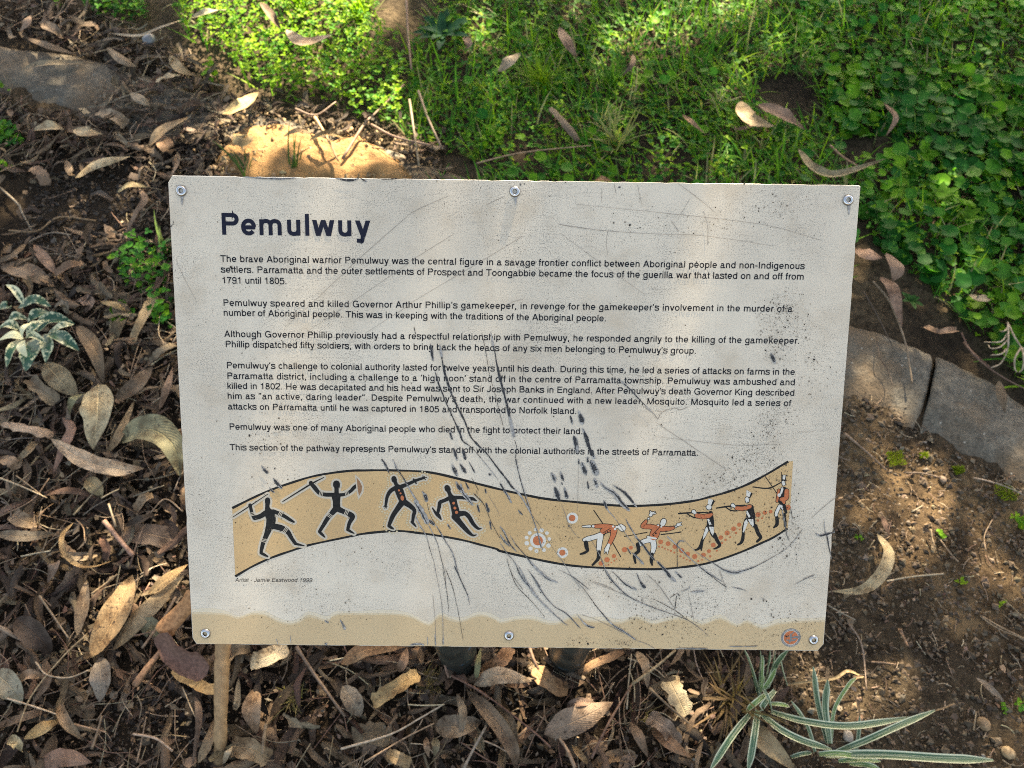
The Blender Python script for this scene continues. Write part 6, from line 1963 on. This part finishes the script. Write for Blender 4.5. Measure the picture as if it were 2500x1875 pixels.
# leafy clumps
def clump(fr, pts, n, r0, r1, h, cols, lab, name="weed_clump", cat="weed", disc=.4):
    poly = groundpoly([S(fr, *p) for p in pts])
    x0, x1 = min(p[0] for p in poly), max(p[0] for p in poly); y0, y1 = min(p[1] for p in poly), max(p[1] for p in poly)
    b = MB()
    k = 0
    while k < n:
        x, y = rng.uniform(x0, x1), rng.uniform(y0, y1)
        if not inside(x, y, poly): continue
        k += 1
        p = Vector((x, y, gz(x, y) + h * (.25 + .75 * rng.random())))
        c = vary(rng.choice(cols), .2)
        if rng.random() < disc:
            disc_leaf(b, p, rng.uniform(r0, r1), c, abs(rng.gauss(.35, .25)), 5, rng.uniform(.1, .5), .25)
        else:
            az = rng.random() * 6.283
            for q in range(3):
                a = az + q * 2.1; el = rng.uniform(.1, .7)
                d = Vector((math.cos(a) * math.cos(el), math.sin(a) * math.cos(el), math.sin(el)))
                oval_leaf(b, p, d, r1 * rng.uniform(.7, 1.4), r1 * .8, c, Vector((-math.cos(a) * math.sin(el), -math.sin(a) * math.sin(el), math.cos(el))))
        if rng.random() < .3: tube(b, [Vector((x, y, gz(x, y))), p], .0007, .0005, (.1, .16, .04), 4, 1)
    o = Vector((sum(p[0] for p in poly) / len(poly), sum(p[1] for p in poly) / len(poly), 0)); o.z = gz(o.x, o.y)
    tag(b.build(name, M['green'], origin=o), lab, cat)
clump('L1', [(820, 720), (920, 570), (1140, 540), (1190, 800), (1180, 1130), (1080, 1120), (1040, 920), (900, 900)], 130, .005, .0105, .07, [MD, MD, LT, DK], "bright green weed clump against the sign's left edge")
clump('L1', [(770, 1030), (900, 960), (950, 1080), (800, 1140)], 9, .011, .016, .045, [MD, MD, LT], "few round green leaves below the bright weed clump, left of the sign", disc=1)
clump('TL', [(-40, 590), (60, 570), (95, 660), (40, 720), (-40, 720)], 26, .007, .012, .06, [LT, LT, MD], "bright green sprig at the left border, upper one of two")
clump('TL', [(-40, 880), (120, 860), (190, 960), (170, 1020), (20, 960), (-40, 960)], 60, .006, .010, .05, [MD, LT, DK], "green weed clump at the left border, below the bright sprig")
clump('TL', [(-30, 1080), (70, 1070), (100, 1110), (20, 1120)], 16, .005, .008, .03, [MD, LT], "tiny green weed at the left border, above the black soil")
clump('TL', [(540, -20), (960, -30), (980, 130), (880, 190), (700, 160), (590, 120)], 240, .005, .009, .06, [MD, DK, MD, LT], "dull green weed clump in shade at the top left, left of the dark gap", disc=.1)
clump('TL', [(380, 10), (440, 0), (450, 100), (390, 120)], 14, .006, .010, .06, [YL, LT], "small yellow-green sprig left of the dull green clump")
clump('TL', [(1320, 530), (1400, 500), (1430, 570), (1350, 600)], 18, .006, .010, .07, [YL, LT], "small lime sprig at the foot of the sunlit weeds")
clump('TC', [(880, 880), (1020, 870), (1040, 960), (900, 980)], 40, .006, .010, .04, [LT, YL], "light green sprig above the sign's top edge, left of its middle")
clump('R3', [(1250, 400), (1340, 400), (1350, 470), (1270, 490)], 7, .003, .005, .014, [LT], "lime seedling on the bare soil right of the crescent leaf", "seedling", "seedling")
clump('R3', [(2000, 240), (2140, 240), (2150, 380), (2050, 380)], 22, .003, .006, .02, [LT, YL], "green seedling patch at the right border below the edging", "seedling", "seedling")
clump('R3', [(1450, 890), (1530, 890), (1540, 940), (1460, 950)], 6, .003, .005, .012, [YL], "lime seedling at the end of the white stick", "seedling", "seedling")
clump('R3', [(1880, 1110), (1940, 1110), (1950, 1160), (1890, 1170)], 6, .002, .004, .012, [YL], "lime seedling on the sunlit soil near the right border", "seedling", "seedling")
clump('R3', [(440, 460), (500, 460), (500, 500), (450, 500)], 5, .002, .004, .012, [LT], "tiny green seedling in the dark soil left of the crescent leaf", "seedling", "seedling")
clump('BR', [(2150, 560), (2220, 560), (2230, 620), (2160, 620)], 9, .003, .006, .016, [LT, MD], "green seedling at the right border near the grey-tan chip", "seedling", "seedling")
clump('BR', [(2040, 570), (2080, 570), (2085, 640), (2050, 640)], 6, .002, .004, .012, [LT], "green seedling just right of the grey-tan chip", "seedling", "seedling")
# cushions of moss at the edging's foot
def moss(fr, pts, lab):
    poly = groundpoly([S(fr, *p) for p in pts])
    x0, x1 = min(p[0] for p in poly), max(p[0] for p in poly); y0, y1 = min(p[1] for p in poly), max(p[1] for p in poly)
    b = MB()
    for _ in range(420):
        x, y = rng.uniform(x0, x1), rng.uniform(y0, y1)
        if inside(x, y, poly):
            blade(b, Vector((x, y, gz(x, y) + .004)), rng.random() * 6.3, rng.uniform(.003, .008), .0012, vary((.19, .24, .02), .3), .3, .8, 2)
    o = Vector((sum(p[0] for p in poly) / len(poly), sum(p[1] for p in poly) / len(poly), 0)); o.z = gz(o.x, o.y)
    tag(b.build("moss_cushion", M['grass'], origin=o), lab, "moss")
moss('R2', [(1640, 1430), (1750, 1420), (1850, 1500), (1830, 1570), (1700, 1560), (1640, 1500)], "bright moss cushion below the concrete edging at the right border")
moss('R2', [(1250, 1260), (1350, 1260), (1370, 1310), (1290, 1330)], "small moss cushion at the concrete edging's lower rim")
moss('R2', [(960, 1140), (1030, 1130), (1040, 1180), (970, 1190)], "tiny moss cushion on the soil below the edging joint")
moss('R2', [(660, 1130), (800, 1120), (850, 1240), (700, 1260)], "thin moss film on the soil near the pink-red stick")

# striped strap-leaved plants at lower right
def strap(par, fr, pts, w, h, cdark, name="leaf", m='strap', twist=0.0, curl=.5):
    px = [S(fr, *p) for p in pts]
    n = len(px)
    path = [G(x, y, h[0] + (h[1] - h[0]) * i / (n - 1) + (h[2] if len(h) > 2 else 0) * math.sin(math.pi * i / (n - 1))) for i, (x, y) in enumerate(px)]
    wm = .88 * w * FR[fr][2] * mscale(path[n // 2])
    b = MB()
    P_ = [Vector(p) for p in catmull([tuple(p) for p in path], 8)]
    N_ = len(P_) - 1
    vs, uv = [], []
    for i, p in enumerate(P_):
        u = i / N_
        t = (P_[min(N_, i + 1)] - P_[max(0, i - 1)]).normalized()
        s = t.cross(Vector((0, .25, 1))).normalized(); up = s.cross(t)
        ww = wm / 2 * min(1, .72 + u * 1.2) * (min(1, (1.02 - u) * 4.5) ** .7)
        for j in range(7):
            v = j / 3 - 1
            vs.append(tuple(p + s * ww * v + up * (abs(v) ** 1.5) * ww * curl)); uv.append((u, j / 6))
    b.add(vs, [(i * 7 + j, (i + 1) * 7 + j, (i + 1) * 7 + j + 1, i * 7 + j + 1) for i in range(N_) for j in range(6)], cdark, uv)
    b.build(name, M[m], par, origin=path[0])
SG, SB = (.030, .095, .038), (.10, .20, .035)
pl = empty("striped_plant", PT('BR', 525, 500, 0))
tag(pl, "upper of two green and white striped strap-leaved plants, partly under the sign's lower right corner", "plant")
for pts, w, h, c in [([(505, 530), (460, 360), (412, 225)], 36, (.05, .16), SG), ([(508, 520), (512, 350), (516, 225)], 40, (.05, .18), SG), ([(520, 500), (525, 380), (531, 262)], 32, (.07, .16), SB), ([(545, 480), (560, 340), (580, 225)], 36, (.05, .18), SG), ([(550, 480), (590, 340), (612, 225)], 30, (.05, .17), SG),
    ([(560, 470), (610, 340), (700, 225)], 38, (.06, .17), SG), ([(540, 480), (580, 420), (618, 345)], 32, (.08, .13), SB), ([(690, 465), (660, 370), (635, 260)], 24, (.03, .12), SG), ([(530, 480), (534, 430), (541, 390)], 24, (.09, .14), SB),
    ([(560, 510), (490, 565), (428, 622)], 38, (.07, .06, .02), SB), ([(610, 490), (545, 570), (515, 620)], 40, (.07, .06, .02), SG), ([(535, 480), (570, 550), (592, 645)], 26, (.09, .05, .02), SG),
    ([(450, 640), (330, 790), (195, 1000)], 46, (.05, .05, .03), SG), ([(500, 620), (475, 790), (438, 1000)], 50, (.05, .05, .03), SG), ([(590, 630), (800, 690), (1100, 720), (1485, 662)], 52, (.05, .06, .04), SG), ([(520, 640), (640, 740), (800, 820), (975, 868)], 54, (.05, .05, .03), SG), ([(585, 575), (640, 580), (705, 592)], 32, (.06, .05, .01), SB)]:
    strap(pl, 'BR', pts, w, h, c)
strap(pl, 'BR', [(690, 455), (850, 430), (1000, 410), (1080, 365), (1180, 405)], 22, (.03, .03, .02), (.33, .25, .13), "dead_leaf", 'twig')
pl = empty("striped_plant", PT('BR', 975, 860, 0))
tag(pl, "lower of two green and white striped strap-leaved plants, spreading long leaves over the bare soil", "plant")
for pts, w, h, c in [([(945, 825), (880, 560), (855, 335)], 46, (.03, .12), SG), ([(960, 830), (930, 600), (948, 420)], 52, (.03, .11), SG), ([(970, 830), (990, 620), (1080, 460), (1135, 405)], 26, (.03, .07, .02), SB), ([(865, 885), (815, 720), (715, 558)], 36, (.03, .11), SG),
    ([(1010, 885), (1200, 810), (1400, 720), (1645, 615)], 46, (.04, .04, .04), SG), ([(1125, 900), (1145, 780), (1155, 650)], 28, (.03, .07), SG), ([(930, 905), (1300, 905), (1700, 930), (2015, 938)], 64, (.05, .03, .03), SG), ([(895, 900), (1050, 900), (1260, 945)], 46, (.05, .04, .02), SB), ([(1020, 945), (1150, 935), (1290, 945)], 36, (.04, .03, .01), SB), ([(1090, 960), (1200, 970), (1290, 1000)], 40, (.03, .03, .01), SB), ([(715, 920), (780, 900), (850, 890)], 30, (.03, .03, .01), SG)]:
    strap(pl, 'BR', pts, w, h, c)
for pts, w in [([(945, 425), (948, 380), (955, 340)], 26), ([(1640, 618), (1700, 600), (1768, 568)], 14), ([(1155, 655), (1145, 580), (1105, 505)], 16), ([(1100, 430), (1140, 405), (1185, 400)], 22)]:
    strap(pl, 'BR', pts, w, (.10, .10) if pts[0][0] == 945 else (.05, .05), (.24, .16, .08), "withered_tip", 'twig')

# cream-splashed shrub at the left border; the tint's red value says how cream each leaf is
sh = empty("variegated_shrub", PT('L1', 160, 1190, 0))
tag(sh, "small shrub with glossy dark green leaves splashed cream, at the left border", "shrub")
for pts, w, h, cr in [([(160, 1180), (80, 1150), (-10, 1190)], 66, .13, .32), ([(158, 1190), (145, 1240), (182, 1305)], 66, .13, .34), ([(150, 1175), (155, 1110), (212, 1072)], 42, .14, .26), ([(170, 1180), (230, 1160), (305, 1205)], 56, .125, .12), ([(130, 1115), (60, 1085), (-10, 1112)], 76, .11, .1),
    ([(250, 1170), (190, 1290), (172, 1398)], 150, .085, -.14), ([(300, 1150), (325, 1240), (308, 1340)], 95, .10, .06), ([(335, 1150), (430, 1180), (535, 1262)], 95, .11, -.02), ([(180, 1165), (240, 1095), (340, 1055)], 88, .11, .12), ([(250, 1135), (350, 1050), (505, 1080)], 95, .09, -.12), ([(150, 1190), (85, 1260), (45, 1375)], 75, .095, .03),
    ([(120, 975), (230, 910), (345, 965)], 80, .08, -.06), ([(160, 950), (110, 860), (40, 815)], 52, .09, .2), ([(-10, 985), (40, 955), (75, 975)], 66, .08, .04), ([(320, 1150), (420, 1090), (500, 1085)], 60, .10, .14), ([(190, 1080), (250, 1020), (330, 1000)], 90, .07, -.14), ([(60, 1060), (100, 1030), (190, 1050)], 70, .075, .05)]:
    px = [S('L1', *p) for p in pts]
    path = [G(*q, lift=h + (.015 if i == 1 else 0)) for i, q in enumerate(px)]
    b = MB()
    leaf(b, path, w * FR['L1'][2] * mscale(path[1]), (max(0, cr - .01), .2, .2), .45, 0, 0, 6, 0, 6, .05)
    # the tint carries an offset: cream splash = noise + red channel
    b.build("leaf", M['vari'], sh, origin=path[0])
b = MB()
for x, y, h in ((160, 1180, .13), (240, 1150, .09), (310, 1150, .10), (140, 960, .08), (60, 1070, .08)):
    tube(b, [PT('L1', 170, 1200, 0), PT('L1', (170 + x) / 2, (1200 + y) / 2, h * .6), PT('L1', x, y, h)], .0026, .0017, (.16, .12, .07), 6, 4)
b.build("stem", M['twig'], sh, origin=PT('L1', 170, 1200, 0))

# ------------------------------------------------------------------ unseen tree overhead, its crown shaped to leave chosen sun patches
SUNLIT = [(groundpoly([(425, 20), (520, -40), (720, -120), (980, -120), (960, 70), (860, 130), (760, 200), (660, 235), (560, 190), (470, 120)]), 1.0),
          (groundpoly([(560, 335), (640, 290), (830, 310), (1040, 380), (1030, 440), (900, 450), (560, 450), (520, 400)]), .985),
          (groundpoly([(1450, -200), (1480, -20), (1800, 30), (1950, 60), (2000, -200)]), .62),
          (groundpoly([(1950, 60), (2560, 60), (2560, -200), (2000, -200)]), .35),
          (groundpoly([(1000, 60), (1450, 20), (2560, 120), (2000, 100), (2000, 250), (1100, 220)]), .34),
          (groundpoly([(2050, 1190), (2140, 1130), (2260, 1230), (2420, 1400), (2520, 1500), (2560, 1700), (2380, 1600), (2240, 1430), (2100, 1290)]), .6),
          (groundpoly([(60, 1380), (360, 1330), (560, 1560), (600, 1880), (60, 1880)]), .05),
          (groundpoly([(600, 1640), (1500, 1640), (1500, 1900), (600, 1900)]), .02)]
b = MB()
nl = 0
rt = random.Random(21)
while nl < 19000:
    x, y = rt.uniform(-2.6, 2.8), rt.uniform(-1.7, 3.9)
    keep = 1.0
    for poly, k in SUNLIT:
        if inside(x, y, poly): keep = 1 - k
    if keep < 1 and rt.random() > keep ** 3.2 + .0005: continue
    t = rt.uniform(4.6, 6.6)
    g0 = Vector((x, y, gz(x, y)))
    p = Vector((x, y, gz(x, y))) + SUN_DIR * t
    a, q = rt.random() * 6.283, rt.gauss(0, .5)
    d = Vector((math.cos(a) * math.cos(q), math.sin(a) * math.cos(q), math.sin(q) - .3)).normalized()
    s = d.cross(Vector((rt.gauss(0, .5), rt.gauss(0, .5), 1))).normalized()
    L, W = rt.uniform(.10, .16), rt.uniform(.03, .05)
    hit = False
    for f in (.5, 1.0):
        e = g0 + d * L * f
        e -= SUN_DIR * ((e.z - gz(x, y)) / SUN_DIR.z)
        if any(k > .9 and inside(e.x, e.y, poly) for poly, k in SUNLIT): hit = True
    if hit: continue
    nl += 1
    c = tuple(v * rt.uniform(.8, 1.2) for v in (.06, .10, .045))
    b.add([tuple(p), tuple(p + d * L * .4 + s * W), tuple(p + d * L), tuple(p + d * L * .4 - s * W)], [(0, 1, 2, 3)], c, [(0, .5), (.4, 1), (1, .5), (.4, 0)])
tree = empty("gum_tree", (3.4, 6.6, gz(2.2, 3.6)))
tag(tree, "tall gum tree outside the picture whose leaves shade the sign", "tree")
b.build("crown", M['green'], tree, origin=(1.2, 5.2, 3.6))
b = MB()
T0 = Vector((3.4, 6.6, .1))
tube(b, [T0, Vector((3.2, 6.4, 1.5)), Vector((2.7, 6.1, 3.0)), Vector((2.2, 5.9, 4.0))], .2, .10, (.4, .36, .3), 12, 5)
for q in ((.2, 5.0, 3.7), (1.0, 4.2, 3.4), (2.8, 4.4, 3.7), (-.6, 6.3, 4.4), (1.6, 7.2, 4.9), (3.2, 6.6, 4.6)):
    e = Vector(q)
    m_ = Vector((2.45, 6.0, 3.4)).lerp(e, .5) + Vector((0, 0, .15))
    tube(b, [Vector((2.6, 6.05, 3.2)), m_, e], .05, .012, (.4, .36, .3), 8, 4)
b.build("trunk", M['twig'], tree, origin=T0)
